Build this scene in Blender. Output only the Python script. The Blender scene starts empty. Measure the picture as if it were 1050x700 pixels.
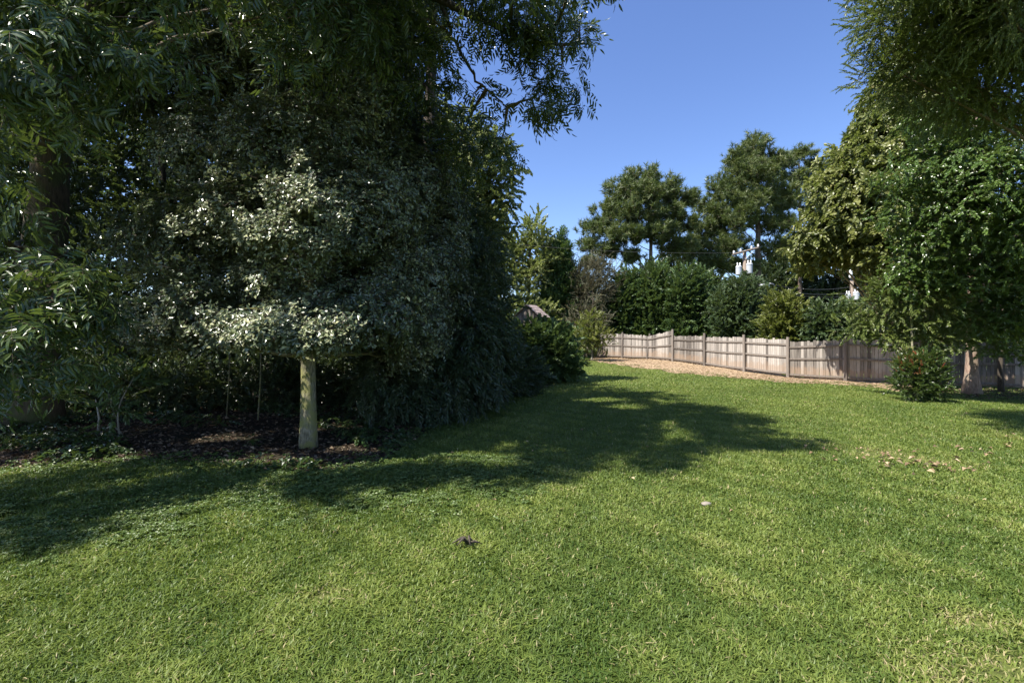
import bpy, math
import numpy as np

# ------------------------------------------------------------------ camera, sky, sun, exposure
S = bpy.context.scene
COL = S.collection
FPX, CX, CY, EYE = 500.0, 525.0, 350.0, 1.6
cam = bpy.data.cameras.new('camera'); camo = bpy.data.objects.new('camera', cam); COL.objects.link(camo)
camo.location = (0, 0, EYE); camo.rotation_euler = (math.radians(90), 0, 0)
cam.sensor_width = 36.0; cam.lens = 36.0 * FPX / 1050.0; cam.clip_start = 0.05; cam.clip_end = 3000
S.camera = camo
SUN_EL = math.radians(56.0); SUN_AZ = math.radians(-117.0)           # azimuth clockwise from +Y
SD = np.array([math.sin(SUN_AZ) * math.cos(SUN_EL), math.cos(SUN_AZ) * math.cos(SUN_EL), math.sin(SUN_EL)])
world = bpy.data.worlds.new('World'); S.world = world; world.use_nodes = True
wn = world.node_tree; bg = wn.nodes['Background']
sky = wn.nodes.new('ShaderNodeTexSky'); sky.sky_type = 'NISHITA'; sky.sun_disc = False
sky.sun_elevation = SUN_EL; sky.sun_rotation = SUN_AZ
sky.air_density = 1.0; sky.dust_density = 0.6; sky.ozone_density = 3.0; sky.altitude = 200
hs = wn.nodes.new('ShaderNodeHueSaturation'); hs.inputs['Saturation'].default_value = 1.12; hs.inputs['Hue'].default_value = .512
wn.links.new(sky.outputs[0], hs.inputs['Color']); wn.links.new(hs.outputs[0], bg.inputs[0]); bg.inputs[1].default_value = 0.106
sl = bpy.data.lights.new('sun', 'SUN'); slo = bpy.data.objects.new('sun', sl); COL.objects.link(slo)
sl.energy = 5.0; sl.angle = math.radians(0.53); sl.color = (1.0, 0.95, 0.86)
from mathutils import Vector
slo.rotation_euler = Vector(SD).to_track_quat('Z', 'Y').to_euler(); slo.location = (-20, -10, 40)
vs = S.view_settings; vs.view_transform = 'Standard'; vs.look = 'None'; vs.exposure = 1.20; vs.gamma = 1.0
vs.use_curve_mapping = False
cy = S.cycles
cy.use_denoising = True; cy.max_bounces = 6; cy.diffuse_bounces = 3; cy.glossy_bounces = 2
cy.transmission_bounces = 3; cy.transparent_max_bounces = 4; cy.use_adaptive_sampling = True
cy.adaptive_threshold = 0.008; cy.caustics_reflective = False; cy.caustics_refractive = False
cy.sample_clamp_indirect = 4.0

# ------------------------------------------------------------------ helpers
RNG = np.random.default_rng(11)
def P(px, py, d):
    return np.array([(px - CX) / FPX * d, d, EYE + (CY - py) / FPX * d])
def ss(a, b, x):
    t = np.clip((x - a) / (b - a), 0, 1); return t * t * (3 - 2 * t)
def gh(x, y):
    x = np.asarray(x, float); y = np.asarray(y, float)
    h = .40 * ss(24, 33, y) - .20 * ss(9, 16, x) * (1 - ss(24, 31, y))
    h = h + .018 * np.sin(x * .9 + 1.3) * np.sin(y * .7) + .012 * np.sin(x * 2.1 - y * 1.3)
    h = h + .10 * ss(-3, -9, x) * ss(5, 9, y)
    return h
def G(px, py):
    d = 10.0
    for _ in range(30):
        x = (px - CX) / FPX * d
        d = .5 * d + .5 * (EYE - float(gh(x, d))) * FPX / (py - CY)
    x = (px - CX) / FPX * d
    return np.array([x, d, float(gh(x, d))])
def GX(px, d):
    x = (px - CX) / FPX * d
    return np.array([x, d, float(gh(x, d))])
def nrm(v):
    return v / np.maximum(np.linalg.norm(v, axis=-1, keepdims=True), 1e-9)
def frames(y, z):
    """rotation matrices whose columns are X, Y, Z"""
    y = nrm(y); z = z - (z * y).sum(-1, keepdims=True) * y; z = nrm(z); x = np.cross(y, z)
    return np.stack([x, y, z], axis=-1)
def noise3(p, wl, seed=0):
    r = np.random.default_rng(seed); out = 0
    for k in range(7):
        v = nrm(r.normal(size=3)) * (2 * math.pi / (wl * r.uniform(.7, 1.5)))
        out = out + np.sin(p @ v + r.uniform(0, 6.28))
    return out / 3.0
def in_poly(px, py, poly):
    inside = np.zeros(px.shape, bool); n = len(poly); j = n - 1
    for i in range(n):
        xi, yi = poly[i]; xj, yj = poly[j]
        c = ((yi > py) != (yj > py)) & (px < (xj - xi) * (py - yi) / ((yj - yi) + 1e-12) + xi)
        inside ^= c; j = i
    return inside
def tag(o, label=None, cat=None, group=None, kind=None):
    if label: o['label'] = label
    if cat: o['category'] = cat
    if group: o['group'] = group
    if kind: o['kind'] = kind
    return o
def mesh(name, v, f, mats, parent=None, rnd=None, mi=None, loc=None, smooth=False):
    """v (N,3) in world space; f (M,k) with one k, or a list of such arrays"""
    if isinstance(f, list):
        tot = np.concatenate([np.full(len(a), a.shape[1]) for a in f]); idx = np.concatenate([a.ravel() for a in f])
    else:
        tot = np.full(len(f), f.shape[1]); idx = f.ravel()
    if loc is None and parent is not None: loc = np.array(parent.location)
    if loc is None: loc = np.zeros(3)
    me = bpy.data.meshes.new(name)
    me.vertices.add(len(v)); me.vertices.foreach_set('co', (np.asarray(v) - (loc if parent is None or True else 0)).astype(np.float32).ravel())
    me.loops.add(len(idx)); me.loops.foreach_set('vertex_index', idx.astype(np.int32))
    me.polygons.add(len(tot))
    st = np.concatenate([[0], np.cumsum(tot)[:-1]]).astype(np.int32)
    me.polygons.foreach_set('loop_start', st)
    me.polygons.foreach_set('loop_total', tot.astype(np.int32))
    if mi is not None: me.polygons.foreach_set('material_index', np.asarray(mi, np.int32))
    me.polygons.foreach_set('use_smooth', np.full(len(tot), bool(smooth)))
    if rnd is not None:
        a = me.attributes.new('rnd', 'FLOAT', 'FACE'); a.data.foreach_set('value', np.asarray(rnd, np.float32))
    for m in (mats if isinstance(mats, (list, tuple)) else [mats]): me.materials.append(m)
    me.update(calc_edges=True); me.validate()
    o = bpy.data.objects.new(name, me); COL.objects.link(o)
    if parent is not None: o.parent = parent
    else: o.location = loc
    return o
def empty(name, loc, label, cat, group=None):
    o = bpy.data.objects.new(name, None); COL.objects.link(o); o.location = tuple(float(a) for a in loc)
    o.empty_display_size = .3
    return tag(o, label, cat, group)
class MB:
    """collects solids into one mesh"""
    def __init__(s): s.v = []; s.q = []; s.t = []; s.rq = []; s.rt = []; s.n = 0
    def add(s, v, q=None, t=None, r=0.5):
        v = np.asarray(v, float)
        if q is not None and len(q): s.q.append(np.asarray(q) + s.n); s.rq.append(np.full(len(q), r))
        if t is not None and len(t): s.t.append(np.asarray(t) + s.n); s.rt.append(np.full(len(t), r))
        s.v.append(v); s.n += len(v)
    def box(s, c, size, rot=None, r=.5):
        a, b, h = np.array(size) / 2
        v = np.array([[x, y, z] for x in (-a, a) for y in (-b, b) for z in (-h, h)], float)
        if rot is not None: v = v @ np.asarray(rot).T
        s.add(v + c, q=[[0, 1, 3, 2], [4, 6, 7, 5], [0, 4, 5, 1], [2, 3, 7, 6], [0, 2, 6, 4], [1, 5, 7, 3]], r=r)
    def tube(s, pts, rad, n=10, wob=0., r=.5, seed=0, cap=True):
        pts = np.asarray(pts, float); m = len(pts); rad = np.broadcast_to(rad, (m,)).astype(float)
        t = nrm(np.gradient(pts, axis=0)); ref = np.tile([[.31, .17, .93]], (m, 1))
        ref[np.abs((t * ref).sum(1)) > .92] = [1, 0, 0.1]
        if np.abs(t[:, 2]).mean() > .8: ref[:] = [1, .2, 0]
        F = frames(t, ref); a = np.linspace(0, 2 * math.pi, n, endpoint=False)
        R = rad[:, None] * np.ones((1, n))
        if wob:
            g = np.random.default_rng(seed); ph = g.uniform(0, 6.28, 6)
            k = np.arange(m)[:, None] * .55
            R = R * (1 + wob * (np.sin(3 * a + ph[0] + k * .3) + .6 * np.sin(5 * a + ph[1] - k * .5) + .5 * np.sin(2 * a + k + ph[2]))
                     + wob * .5 * g.normal(size=R.shape))
        v = pts[:, None, :] + R[..., None] * (np.cos(a)[None, :, None] * F[:, None, :, 0] + np.sin(a)[None, :, None] * F[:, None, :, 2])
        i = np.arange(m - 1)[:, None] * n; j = np.arange(n)[None, :]; j2 = (j + 1) % n
        q = np.stack([i + j, i + j2, i + n + j2, i + n + j], -1).reshape(-1, 4)
        v = v.reshape(-1, 3); tr = []
        if cap:
            v = np.vstack([v, pts[:1], pts[-1:]]); b = m * n
            for k in range(n):
                tr.append([b, (k + 1) % n, k]); tr.append([b + 1, (m - 1) * n + k, (m - 1) * n + (k + 1) % n])
        s.add(v, q=q, t=tr, r=r)
    def lathe(s, c, prof, n=20, r=.5):
        a = np.linspace(0, 2 * math.pi, n, endpoint=False); prof = np.asarray(prof, float)
        v = np.stack([prof[:, 0, None] * np.cos(a), prof[:, 0, None] * np.sin(a), np.repeat(prof[:, 1, None], n, 1)], -1).reshape(-1, 3) + c
        m = len(prof); i = np.arange(m - 1)[:, None] * n; j = np.arange(n)[None, :]; j2 = (j + 1) % n
        s.add(v, q=np.stack([i + j, i + j2, i + n + j2, i + n + j], -1).reshape(-1, 4), r=r)
    def build(s, name, mat, parent=None, smooth=False, loc=None):
        f = []; r = []
        if s.q: f.append(np.vstack(s.q)); r += s.rq
        if s.t: f.append(np.vstack(s.t)); r += s.rt
        return mesh(name, np.vstack(s.v), f, mat, parent, rnd=np.concatenate(r), smooth=smooth, loc=loc)

# ------------------------------------------------------------------ materials
def _nt(name):
    m = bpy.data.materials.new(name); m.use_nodes = True; t = m.node_tree
    return m, t, t.nodes, t.links, t.nodes['Principled BSDF']
def ramp(N, L, src, stops):
    r = N.new('ShaderNodeValToRGB'); e = r.color_ramp.elements
    while len(e) < len(stops): e.new(.5)
    for k, (p, c) in enumerate(stops): e[k].position = p; e[k].color = (*c, 1)
    L.new(src, r.inputs[0]); return r
def leaf_mat(name, stops, rough=.45, trans=.28, tcol=(.22, .30, .04), spec=.5, back=None):
    m, t, N, L, b = _nt(name)
    a = N.new('ShaderNodeAttribute'); a.attribute_name = 'rnd'
    r = ramp(N, L, a.outputs['Fac'], stops)
    L.new(r.outputs[0], b.inputs['Base Color']); b.inputs['Roughness'].default_value = rough
    b.inputs['Specular IOR Level'].default_value = spec
    tr = N.new('ShaderNodeBsdfTranslucent')
    mx = N.new('ShaderNodeMix'); mx.data_type = 'RGBA'; mx.inputs[0].default_value = .5
    L.new(r.outputs[0], mx.inputs[6]); mx.inputs[7].default_value = (*tcol, 1); L.new(mx.outputs[2], tr.inputs[0])
    ms = N.new('ShaderNodeMixShader'); ms.inputs[0].default_value = trans
    L.new(b.outputs[0], ms.inputs[1]); L.new(tr.outputs[0], ms.inputs[2])
    L.new(ms.outputs[0], N['Material Output'].inputs[0]); return m
def bark_mat(name, c1, c2, c3=None, sc=1., bump=.35, patch=.55):
    m, t, N, L, b = _nt(name)
    tc = N.new('ShaderNodeTexCoord'); mp = N.new('ShaderNodeMapping'); L.new(tc.outputs['Object'], mp.inputs[0])
    mp.inputs['Scale'].default_value = (1, 1, .28)
    n1 = N.new('ShaderNodeTexNoise'); n1.inputs['Scale'].default_value = 26 * sc; n1.inputs['Detail'].default_value = 6; n1.inputs['Roughness'].default_value = .65
    L.new(mp.outputs[0], n1.inputs[0])
    r = ramp(N, L, n1.outputs[0], [(.34, c1), (.66, c2)])
    out = r.outputs[0]
    if c3:
        n2 = N.new('ShaderNodeTexNoise'); n2.inputs['Scale'].default_value = 3.2 * sc; n2.inputs['Detail'].default_value = 8; L.new(tc.outputs['Object'], n2.inputs[0])
        k = ramp(N, L, n2.outputs[0], [(patch - .07, (0, 0, 0)), (patch + .07, (1, 1, 1))])
        mx = N.new('ShaderNodeMix'); mx.data_type = 'RGBA'; L.new(k.outputs[0], mx.inputs[0]); L.new(out, mx.inputs[6])
        mx.inputs[7].default_value = (*c3, 1); out = mx.outputs[2]
    L.new(out, b.inputs['Base Color']); b.inputs['Roughness'].default_value = .9
    bp = N.new('ShaderNodeBump'); bp.inputs['Strength'].default_value = bump; bp.inputs['Distance'].default_value = .03
    L.new(n1.outputs[0], bp.inputs['Height']); L.new(bp.outputs[0], b.inputs['Normal']); return m
def soil_mat(name, cols, sc=6., bump=.6, sc2=.5, rough=.95):
    """cols: dark, mid, light, patch colour"""
    m, t, N, L, b = _nt(name)
    tc = N.new('ShaderNodeTexCoord')
    n1 = N.new('ShaderNodeTexNoise'); n1.inputs['Scale'].default_value = sc; n1.inputs['Detail'].default_value = 10; n1.inputs['Roughness'].default_value = .7
    L.new(tc.outputs['Object'], n1.inputs[0])
    r = ramp(N, L, n1.outputs[0], [(.3, cols[0]), (.5, cols[1]), (.68, cols[2])])
    n2 = N.new('ShaderNodeTexNoise'); n2.inputs['Scale'].default_value = sc2; n2.inputs['Detail'].default_value = 5
    L.new(tc.outputs['Object'], n2.inputs[0]); k = ramp(N, L, n2.outputs[0], [(.42, (0, 0, 0)), (.62, (1, 1, 1))])
    mx = N.new('ShaderNodeMix'); mx.data_type = 'RGBA'; L.new(k.outputs[0], mx.inputs[0]); L.new(r.outputs[0], mx.inputs[6]); mx.inputs[7].default_value = (*cols[3], 1)
    L.new(mx.outputs[2], b.inputs['Base Color']); b.inputs['Roughness'].default_value = rough; b.inputs['Specular IOR Level'].default_value = .15
    bp = N.new('ShaderNodeBump'); bp.inputs['Strength'].default_value = bump; bp.inputs['Distance'].default_value = .05
    L.new(n1.outputs[0], bp.inputs['Height']); L.new(bp.outputs[0], b.inputs['Normal']); return m
def wood_mat(name, c1, c2, base=None):
    m, t, N, L, b = _nt(name)
    a = N.new('ShaderNodeAttribute'); a.attribute_name = 'rnd'
    tc = N.new('ShaderNodeTexCoord'); mp = N.new('ShaderNodeMapping'); mp.inputs['Scale'].default_value = (22, 22, 1.1)
    L.new(tc.outputs['Object'], mp.inputs[0])
    n1 = N.new('ShaderNodeTexNoise'); n1.inputs['Scale'].default_value = 1.6; n1.inputs['Detail'].default_value = 7; L.new(mp.outputs[0], n1.inputs[0])
    ad = N.new('ShaderNodeMath'); ad.operation = 'MULTIPLY_ADD'; L.new(a.outputs['Fac'], ad.inputs[0]); ad.inputs[1].default_value = .55
    sb = N.new('ShaderNodeMath'); sb.operation = 'MULTIPLY'; L.new(n1.outputs[0], sb.inputs[0]); sb.inputs[1].default_value = .75; L.new(sb.outputs[0], ad.inputs[2])
    r = ramp(N, L, ad.outputs[0], [(.28, c1), (.95, c2)]); out = r.outputs[0]
    if base:
        # mud splashed on the lowest hand of the boards
        at = N.new('ShaderNodeAttribute'); at.attribute_name = 'hgt'
        n2 = N.new('ShaderNodeTexNoise'); n2.inputs['Scale'].default_value = 5; L.new(tc.outputs['Object'], n2.inputs[0])
        su = N.new('ShaderNodeMath'); su.operation = 'MULTIPLY_ADD'; L.new(n2.outputs[0], su.inputs[0]); su.inputs[1].default_value = -.7; L.new(at.outputs['Fac'], su.inputs[2])
        k = ramp(N, L, su.outputs[0], [(-.0, (1, 1, 1)), (.22, (0, 0, 0))]); k.color_ramp.elements[0].position = 0.0
        mx = N.new('ShaderNodeMix'); mx.data_type = 'RGBA'; ml = N.new('ShaderNodeMath'); ml.operation = 'MULTIPLY'; ml.inputs[1].default_value = .5
        L.new(k.outputs[0], ml.inputs[0]); L.new(ml.outputs[0], mx.inputs[0]); L.new(out, mx.inputs[6]); mx.inputs[7].default_value = (*base, 1); out = mx.outputs[2]
    L.new(out, b.inputs['Base Color']); b.inputs['Roughness'].default_value = .85; b.inputs['Specular IOR Level'].default_value = .25
    bp = N.new('ShaderNodeBump'); bp.inputs['Strength'].default_value = .3; bp.inputs['Distance'].default_value = .01
    L.new(n1.outputs[0], bp.inputs['Height']); L.new(bp.outputs[0], b.inputs['Normal']); return m
def plain(name, c, rough=.5, metal=0., nz=.0):
    m, t, N, L, b = _nt(name)
    n1 = N.new('ShaderNodeTexNoise'); n1.inputs['Scale'].default_value = 7; n1.inputs['Detail'].default_value = 6
    tc = N.new('ShaderNodeTexCoord'); L.new(tc.outputs['Object'], n1.inputs[0])
    r = ramp(N, L, n1.outputs[0], [(.3, tuple(x * (1 - nz) for x in c)), (.7, c)])
    L.new(r.outputs[0], b.inputs['Base Color']); b.inputs['Roughness'].default_value = rough; b.inputs['Metallic'].default_value = metal; return m

M = {}
M['holly'] = leaf_mat('holly_leaf', [(0, (.038, .062, .028)), (.5, (.085, .118, .052)), (.8, (.20, .23, .11)), (1, (.52, .51, .28))], rough=.33, trans=.16, spec=.9, tcol=(.3, .34, .12))  # palest stop is the sunlit cream painted onto the sun patch sprays
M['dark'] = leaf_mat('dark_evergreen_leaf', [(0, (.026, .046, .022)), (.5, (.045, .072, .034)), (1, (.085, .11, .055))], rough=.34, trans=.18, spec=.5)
M['pecan'] = leaf_mat('pecan_leaf', [(0, (.030, .052, .020)), (.6, (.066, .104, .032)), (1, (.15, .185, .05))], rough=.25, trans=.22, spec=.55)
M['sunny'] = leaf_mat('light_leaf', [(0, (.12, .15, .045)), (.6, (.24, .27, .09)), (1, (.36, .36, .14))], rough=.45, trans=.35)
M['olive'] = leaf_mat('olive_leaf', [(0, (.085, .105, .028)), (.5, (.15, .17, .042)), (.9, (.22, .225, .07)), (1, (.27, .20, .07))], rough=.42, trans=.33)
M['glossy'] = leaf_mat('glossy_leaf', [(0, (.045, .088, .022)), (.6, (.095, .160, .034)), (1, (.17, .24, .06))], rough=.28, trans=.3, spec=.6)
M['fine'] = leaf_mat('fine_leaf', [(0, (.075, .112, .030)), (.6, (.14, .18, .046)), (1, (.22, .25, .08))], rough=.4, trans=.32)
M['pine'] = leaf_mat('pine_needles', [(0, (.042, .072, .022)), (.5, (.088, .122, .032)), (1, (.17, .175, .055))], rough=.5, trans=.2)
M['cedar'] = leaf_mat('cedar_leaf', [(0, (.032, .075, .018)), (.6, (.060, .120, .028)), (1, (.10, .165, .04))], rough=.5, trans=.2)
M['hedge'] = leaf_mat('hedge_leaf', [(0, (.042, .082, .028)), (.6, (.080, .132, .044)), (1, (.13, .19, .065))], rough=.42, trans=.22)
M['hedgeb'] = leaf_mat('pale_hedge_leaf', [(0, (.045, .080, .032)), (.6, (.075, .115, .048)), (1, (.11, .15, .065))], rough=.45, trans=.22)
M['yellow'] = leaf_mat('yellow_green_leaf', [(0, (.085, .105, .022)), (.6, (.15, .17, .035)), (1, (.24, .24, .05))], rough=.45, trans=.3)
M['brownish'] = leaf_mat('brownish_leaf', [(0, (.070, .070, .040)), (.6, (.125, .125, .070)), (1, (.19, .19, .09))], rough=.6, trans=.2, tcol=(.2, .15, .06))
M['nandina'] = leaf_mat('nandina_leaf', [(0, (.030, .055, .014)), (.62, (.055, .095, .020)), (.86, (.10, .13, .03)), (.93, (.26, .06, .03)), (1, (.34, .09, .04))], rough=.38, trans=.28)
M['bronze'] = leaf_mat('bronze_young_leaf', [(0, (.10, .12, .03)), (.4, (.26, .12, .04)), (1, (.42, .10, .05))], rough=.4, trans=.3, tcol=(.5, .15, .05))
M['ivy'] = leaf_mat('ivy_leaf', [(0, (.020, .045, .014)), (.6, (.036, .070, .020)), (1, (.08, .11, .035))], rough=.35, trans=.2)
M['clover'] = leaf_mat('clover_leaf', [(0, (.06, .11, .022)), (.6, (.10, .155, .035)), (1, (.17, .21, .06))], rough=.5, trans=.3)
M['grass'] = leaf_mat('grass_blade', [(0, (.060, .105, .018)), (.30, (.104, .150, .030)), (.58, (.166, .215, .042)), (.84, (.240, .262, .072)), (.93, (.33, .29, .14)), (1, (.42, .34, .19))], rough=.5, trans=.30, tcol=(.24, .34, .03), spec=.35)
M['litter'] = leaf_mat('dead_leaf', [(0, (.035, .022, .014)), (.6, (.085, .055, .034)), (1, (.26, .20, .13))], rough=.7, trans=.12, tcol=(.16, .10, .05), spec=.3)
M['tanleaf'] = leaf_mat('tan_dead_leaf', [(0, (.14, .09, .05)), (.6, (.30, .21, .12)), (1, (.48, .38, .24))], rough=.7, trans=.1, tcol=(.4, .28, .12), spec=.3)
M['straw'] = leaf_mat('straw', [(0, (.20, .14, .08)), (.6, (.36, .27, .17)), (1, (.52, .43, .29))], rough=.7, trans=.1, tcol=(.5, .35, .15), spec=.3)
M['bloom'] = leaf_mat('bloom_petal', [(0, (.70, .55, .45)), (.75, (.80, .68, .52)), (.9, (.6, .08, .10)), (1, (.65, .10, .12))], rough=.6, trans=.2, tcol=(.8, .6, .5))
M['twig'] = bark_mat('twig', (.05, .035, .022), (.11, .085, .055), bump=.1)
M['bark_brown'] = bark_mat('brown_bark', (.055, .038, .024), (.16, .115, .07), (.085, .095, .03), sc=.8, bump=.8)
M['bark_holly'] = bark_mat('mossy_smooth_bark', (.085, .075, .045), (.34, .31, .21), (.22, .215, .075), sc=1.7, bump=.7, patch=.50)
M['bark_dark'] = bark_mat('dark_bark', (.03, .024, .018), (.09, .07, .05), bump=.6)
M['bark_pink'] = bark_mat('pinkish_bark', (.16, .10, .07), (.38, .27, .21), (.28, .22, .16), bump=.5)
M['bark_pale'] = bark_mat('pale_bark', (.16, .14, .11), (.34, .31, .25), bump=.3)
M['bark_pine'] = bark_mat('pine_bark', (.06, .042, .032), (.20, .145, .11), bump=.8)
M['fence'] = wood_mat('weathered_fence_wood', (.075, .064, .055), (.43, .39, .345), base=(.30, .205, .135))
M['rail'] = wood_mat('weathered_rail_wood', (.08, .068, .058), (.29, .25, .215))
M['pole'] = wood_mat('utility_pole_wood', (.11, .08, .06), (.30, .24, .19))
M['shingle'] = wood_mat('shingle_roof', (.20, .15, .13), (.42, .34, .31))
M['grey_paint'] = plain('pale_grey_enamel', (.46, .48, .50), .45, nz=.12)
M['white_porcelain'] = plain('white_porcelain', (.80, .80, .78), .25)
M['wire'] = plain('black_cable', (.025, .025, .028), .6)
M['steel'] = plain('galvanised_steel', (.42, .43, .44), .45, .8, .2)
M['stone'] = plain('pale_stone', (.30, .26, .21), .85, nz=.45)
M['lawn'] = soil_mat('lawn_thatch', [(.040, .042, .015), (.085, .105, .024), (.15, .165, .045), (.095, .125, .024)], sc=9, sc2=.55)
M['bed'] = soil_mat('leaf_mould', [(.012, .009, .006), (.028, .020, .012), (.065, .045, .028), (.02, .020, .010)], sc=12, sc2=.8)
M['dirt'] = soil_mat('straw_and_clay', [(.17, .11, .065), (.29, .205, .13), (.42, .325, .22), (.33, .245, .155)], sc=7, sc2=.7)
M['ground'] = soil_mat('rough_ground', [(.03, .030, .014), (.06, .065, .022), (.10, .095, .04), (.05, .06, .02)], sc=3)

# ------------------------------------------------------------------ foliage templates (triangles only)
def leafv(l, w, fold=.18, curl=.15, kind='d'):
    if kind == 'd':
        v = [[0, 0, 0], [w / 2, l * .45, fold * w], [0, l, -curl * l], [-w / 2, l * .45, fold * w]]; f = [[0, 1, 2], [0, 2, 3]]
    elif kind == 'n':
        v = [[-w / 2, 0, 0], [w / 2, 0, 0], [0, l, 0]]; f = [[0, 1, 2]]
    else:
        v = [[0, 0, 0], [w * .45, l * .28, fold * w], [w * .40, l * .66, fold * w - curl * l * .4], [0, l, -curl * l], [-w * .40, l * .66, fold * w - curl * l * .4], [-w * .45, l * .28, fold * w], [0, l * .5, -curl * l * .22]]
        f = [[0, 1, 6], [1, 2, 6], [2, 3, 6], [3, 4, 6], [4, 5, 6], [5, 0, 6]]
    return np.array(v, float), np.array(f)
class Tmpl:
    def __init__(s): s.v = []; s.f = []; s.mi = []; s.r = []; s.n = 0
    def add(s, v, f, mi, r): s.v.append(v); s.f.append(f + s.n); s.mi += [mi] * len(f); s.r += [r] * len(f); s.n += len(v)
    def leaf(s, pos, ydir, up, L, kind, g):
        F = frames(np.array([ydir], float), np.array([up], float))[0]
        s.add(L[0] @ F.T + pos, L[1], 0, g.random())
    def stick(s, a, b, r):
        a = np.array(a, float); b = np.array(b, float); F = frames(np.array([b - a]), np.array([[.1, .2, 1.]]))[0]
        c = [F[:, 0] * math.cos(k) + F[:, 2] * math.sin(k) for k in (0, 2.09, 4.19)]
        v = np.array([a + r * q for q in c] + [b + r * .5 * q for q in c])
        f = np.array([[0, 1, 4], [0, 4, 3], [1, 2, 5], [1, 5, 4], [2, 0, 3], [2, 3, 5]]); s.add(v, f, 1, .5)
    def done(s): return np.vstack(s.v), np.vstack(s.f), np.array(s.mi), np.array(s.r)
def t_broad(g, n, L, l, w, droop=.25, kind='d', ang=50, twig=.004, up=.5):
    t = Tmpl(); pt = lambda u: np.array([.05 * L * math.sin(u * 5), u * L, -droop * L * u * u])
    if twig: t.stick(pt(0), pt(.5), twig); t.stick(pt(.5), pt(1), twig * .7)
    for i in range(n):
        u = .12 + .88 * i / n; ph = i * 2.4 + g.uniform(-.4, .4); a = math.radians(ang + g.uniform(-18, 18)) * (1 - .5 * u)
        side = np.array([math.cos(ph), 0, .55 * math.sin(ph)]); d = np.array([0, math.cos(a), 0]) + side * math.sin(a) + np.array([0, 0, -droop * .7 * g.random()])
        s_ = g.uniform(.75, 1.15); L_ = leafv(l * s_, w * s_, g.uniform(.1, .3), g.uniform(0, .3), kind)
        t.leaf(pt(u), d, g.normal(size=3) * .35 + [0, 0, up + .4], L_, kind, g)
    return t.done()
def t_compound(g, nr, L, l, w, pairs=5, droop=.5, kind='l'):
    t = Tmpl()
    for k in range(nr):
        ph = k * 2.4 + g.uniform(-.3, .3); b = np.array([.04 * math.cos(ph), k * .05, 0])
        d0 = nrm(np.array([math.cos(ph) * .9, .55 + g.uniform(-.2, .4), .5 * math.sin(ph)])); LL = L * g.uniform(.75, 1.15)
        dr = droop * g.uniform(.6, 1.3)
        pt = lambda u: b + d0 * u * LL + np.array([0, 0, -dr * LL * u * u])
        t.stick(pt(0), pt(.5), .0022); t.stick(pt(.5), pt(1), .0015)
        sd = nrm(np.cross(d0, [0, 0, 1]))
        for i in range(pairs):
            u = .25 + .7 * i / pairs
            for q in (-1, 1):
                s_ = g.uniform(.8, 1.1) * (.75 + .5 * math.sin(u * 3))
                dd = d0 * .55 + sd * q * .8 + np.array([0, 0, -dr * 1.2 * u - g.uniform(0, .25)])
                t.leaf(pt(u), dd, np.array([0, 0, 1.]) + g.normal(size=3) * .25, leafv(l * s_, w * s_, .15, g.uniform(.05, .3), kind), kind, g)
        t.leaf(pt(1), d0 + np.array([0, 0, -dr * 1.6]), [0, 0, 1.], leafv(l, w, .15, .2, kind), kind, g)
    return t.done()
def t_needle(g, n, l, w):
    t = Tmpl()
    t.stick([0, -.35, -.02], [0, .1, 0], .012)
    for i in range(n):
        a = math.acos(g.uniform(.05, 1)); ph = g.uniform(0, 6.28); d = [math.sin(a) * math.cos(ph), math.cos(a), math.sin(a) * math.sin(ph)]
        t.leaf(np.array([0, g.uniform(-.2, .08), 0]), d, g.normal(size=3), leafv(l * g.uniform(.7, 1.1), w, kind='n'), 'n', g)
    return t.done()
def t_fan(g, n, L, l, w):
    t = Tmpl(); t.stick([0, 0, 0], [0, L, 0], .006)
    for i in range(n):
        u = i / n; q = -1 if i % 2 else 1
        d = np.array([q * (.9 - .5 * u) + g.normal() * .2, .8, g.normal() * .28])
        t.leaf(np.array([q * .15 * L * g.random(), u * L, g.normal() * .04]), d, g.normal(size=3) * .5 + [0, 0, 1], leafv(l * g.uniform(.7, 1.2), w, .1, .1), 'd', g)
    return t.done()
def t_rosette(g, n, L, l, w):
    """flat little cluster: three short shoots, leaves pointing every way but mostly facing up"""
    t = Tmpl()
    for k in range(3):
        a = k * 2.1 + g.uniform(-.5, .5); d = nrm(np.array([math.sin(a) * .8, .75 + .3 * math.cos(a), g.uniform(-.15, .25)])); b = np.array([0, -.3 * L, 0])
        t.stick(b, b + d * L, .003)
        for i in range(n // 3):
            u = g.uniform(.25, 1.05); ph = g.uniform(0, 6.28); dd = d * .5 + np.array([math.cos(ph), math.sin(ph), g.uniform(-.25, .35)])
            s_ = g.uniform(.65, 1.2); t.leaf(b + d * u * L + g.normal(size=3) * .012, dd, g.normal(size=3) * .38 + [0, 0, 1.], leafv(l * s_, w * s_, g.uniform(.05, .25), g.uniform(0, .3), 'd'), 'd', g)
    return t.done()
def bank(fn, k, seed):
    g = np.random.default_rng(seed); return [fn(g) for _ in range(k)]
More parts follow.
